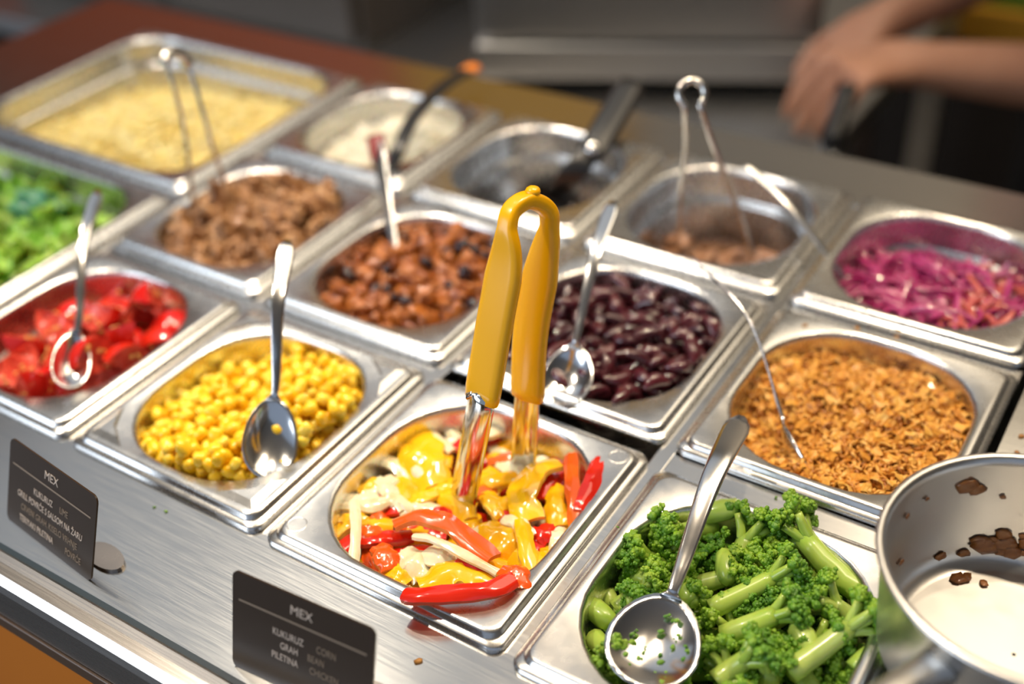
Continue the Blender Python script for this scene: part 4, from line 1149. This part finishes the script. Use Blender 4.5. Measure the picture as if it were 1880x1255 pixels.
# ------------------------------------------------------------------ the person reaching in
def person():
    skin = mat('skin', [(0.56, 0.27, 0.165), (0.62, 0.31, 0.19)], .45, nscale=30, sss=.15)
    cloth = mat('black_clothing', [(0.010, 0.010, 0.011), (0.016, 0.015, 0.015)], .8, nscale=60)
    hair = mat('dark_hair', [(0.03, 0.018, 0.012)], .5)
    t = empty('person', (.68, 1.36, -1.10), 'person in black clothing with bare forearms working at the bench', 'person')
    def skinned(name, nodes, edges, m, root, sub=2):
        me = bpy.data.meshes.new(name); me.from_pydata([n[0] for n in nodes], edges, [])
        o = bpy.data.objects.new(name, me); COL.objects.link(o)
        md = o.modifiers.new('skin', 'SKIN'); md.use_smooth_shade = True
        for i, n in enumerate(nodes):
            v = me.skin_vertices[0].data[i]; r = n[1]; v.radius = r if hasattr(r, '__len__') else (r, r); v.use_root = (i == root)
        sb = o.modifiers.new('sub', 'SUBSURF'); sb.levels = sub; sb.render_levels = sub
        bpy.context.view_layer.update()
        out = bpy.data.meshes.new_from_object(o.evaluated_get(bpy.context.evaluated_depsgraph_get()))
        bpy.data.objects.remove(o); out.materials.clear(); out.materials.append(m)
        out.polygons.foreach_set('use_smooth', [True] * len(out.polygons))
        return obj(name, local(t, out), t)
    hip, belly, chest, neck = Vector((.68, 1.36, -.22)), Vector((.66, 1.35, -.05)), Vector((.62, 1.34, .12)), Vector((.575, 1.33, .28))
    head = Vector((.53, 1.325, .42))
    shR, shL = Vector((.59, 1.17, .18)), Vector((.57, 1.52, .18))          # near arm, far arm
    elR, wrR = at(2010, 150, 1.42), at(1680, 118, 1.36)
    elL, wrL = Vector((.46, 1.47, -.08)), at(1612, 45, 1.45)
    knR, knL = Vector((.66, 1.27, -.62)), Vector((.66, 1.46, -.62)); anR, anL = Vector((.68, 1.27, -1.02)), Vector((.68, 1.46, -1.02))
    N, E = [], []
    def nd(p, r, par=None):
        N.append((tuple(p), r)); i = len(N) - 1
        if par is not None: E.append((par, i))
        return i
    h = nd(hip, (.13, .10)); b = nd(belly, (.125, .09), h); c = nd(chest, (.15, .10), b); n0 = nd(neck, .055, c)
    hd = nd(head - Vector((.01, 0, .05)), (.07, .075), n0); hd2 = nd(head + Vector((0, 0, .03)), (.078, .085), hd); nd(head + Vector((.01, 0, .10)), (.05, .055), hd2); nd(head + Vector((-.095, 0, -.01)), .012, hd2)
    def arm(sh, el, wr, palm_dir, fdir, sc=1.0):
        s = nd(sh, .056, c); u = nd(sh.lerp(el, .5), .046, s); e = nd(el, .040, u); f = nd(el.lerp(wr, .35), .042, e); w_ = nd(wr, (.030, .026), f)
        pd = palm_dir.normalized(); p1 = wr + pd * .045; pm = nd(p1, (.036, .018), w_); kn = wr + pd * .085
        pk = nd(kn, (.038, .015), pm)
        ac = pd.cross(fdir).normalized()
        for q, L in ((-.030, .062), (-.010, .074), (.011, .070), (.030, .056)):
            a = nd(kn + ac * q + pd * .008, .0092, pk); m1 = kn + ac * q * 1.15 + pd * .020 + fdir * L * .35; m2 = m1 + (fdir * .9 + pd * .25).normalized() * L * .42; m3 = m2 + fdir * L * .34
            a = nd(m1, .0095, a); a = nd(m2, .0088, a); nd(m3, .0074, a)
        th = nd(wr + pd * .030 - ac * .034, .0125, pm); th = nd(wr + pd * .056 - ac * .052 + fdir * .016, .0105, th); nd(wr + pd * .078 - ac * .054 + fdir * .04, .0088, th)
    arm(shR, elR, wrR, at(1545, 135, 1.33) - wrR, (Vector((-.25, -.12, -1))).normalized())
    arm(shL, elL, wrL, at(1520, 140, 1.42) - wrL, (Vector((-.15, -.2, -1))).normalized())
    for kn, an in ((knR, anR), (knL, anL)):
        a = nd(Vector((hip.x, kn.y, hip.z - .10)), .085, h); a = nd(kn, .058, a); a = nd(an, .042, a); nd(an + Vector((-.14, 0, -.045)), (.04, .032), a)
    skinned('body', N, E, skin, h)
    # shirt, trousers, apron
    N, E = [], []
    h = nd(hip + Vector((0, 0, -.04)), (.145, .115)); b = nd(belly, (.14, .105), h); c = nd(chest, (.165, .115), b); nd(neck - Vector((0, 0, .045)), .075, c)
    for sh, el in ((shR, elR), (shL, elL)):
        s = nd(sh, .070, c); nd(sh.lerp(el, .42), .062, s); nd(sh.lerp(el, .58), .060, s + 1)
    for kn, an in ((knR, anR), (knL, anL)):
        a = nd(Vector((hip.x, kn.y, hip.z - .12)), .10, h); a = nd(kn, .075, a); nd(an + Vector((0, 0, .03)), .062, a)
    skinned('clothing', N, E, cloth, h)
    V, F = [], []
    for i in range(9):
        for j in range(9):
            a = (j / 8 - .5) * 2.2; z = .14 - i / 8 * .85
            r = .155 + .02 * (i / 8)
            cx = .62 + .05 * (1 - (z + .7) / .84)
            V.append((cx - r * math.cos(a), 1.35 + r * 1.15 * math.sin(a), z))
    for i in range(8):
        for j in range(8): F.append((i * 9 + j, i * 9 + j + 1, i * 9 + j + 10, i * 9 + j + 9))
    ap = obj('apron', local(t, mesh('apron', V, F, True, cloth)), t); s = ap.modifiers.new('thickness', 'SOLIDIFY'); s.thickness = .004
    hm = chunk(2, .1, .06, 2, (.9, .82, .8), 3, hair, 'hair')
    obj('hair', hm, t, head + Vector((.035, 0, .055)) - Vector(t.location))
    eye = mat('eye', [(0.05, 0.03, 0.02)], .2)
    for s in (-1, 1): obj('eye', chunk(1, .011, 0, 1, (1, 1, 1), 2, eye, 'eye'), t, head + Vector((-.072, .03 * s, .025)) - Vector(t.location))
    # the cloth-dark thing in the hand
    g0, g1 = at(1552, 175, 1.31), at(1525, 262, 1.30)
    kt = empty('knife', g1, 'dark-handled knife held in the hands', 'knife')
    V, F = sweep(catmull([g0 + (g0 - g1) * .2, g0.lerp(g1, .5), g1], 8), lambda i, s: ell(.012, .008, 12), lambda i, s, q: Vector((1, 0, 0)))
    obj('handle', local(kt, mesh('handle', V, F, True, M['black_plastic'])), kt)
    dd = (g1 - g0).normalized()
    V, F = sweep([g1 - dd * .01, g1 + dd * .04, g1 + dd * .085], lambda i, s: ell(.012 * (1 - .6 * s), .001, 10), lambda i, s, q: Vector((1, 0, 0)))
    obj('blade', local(kt, mesh('blade', V, F, True, M['spoon'])), kt)
person()
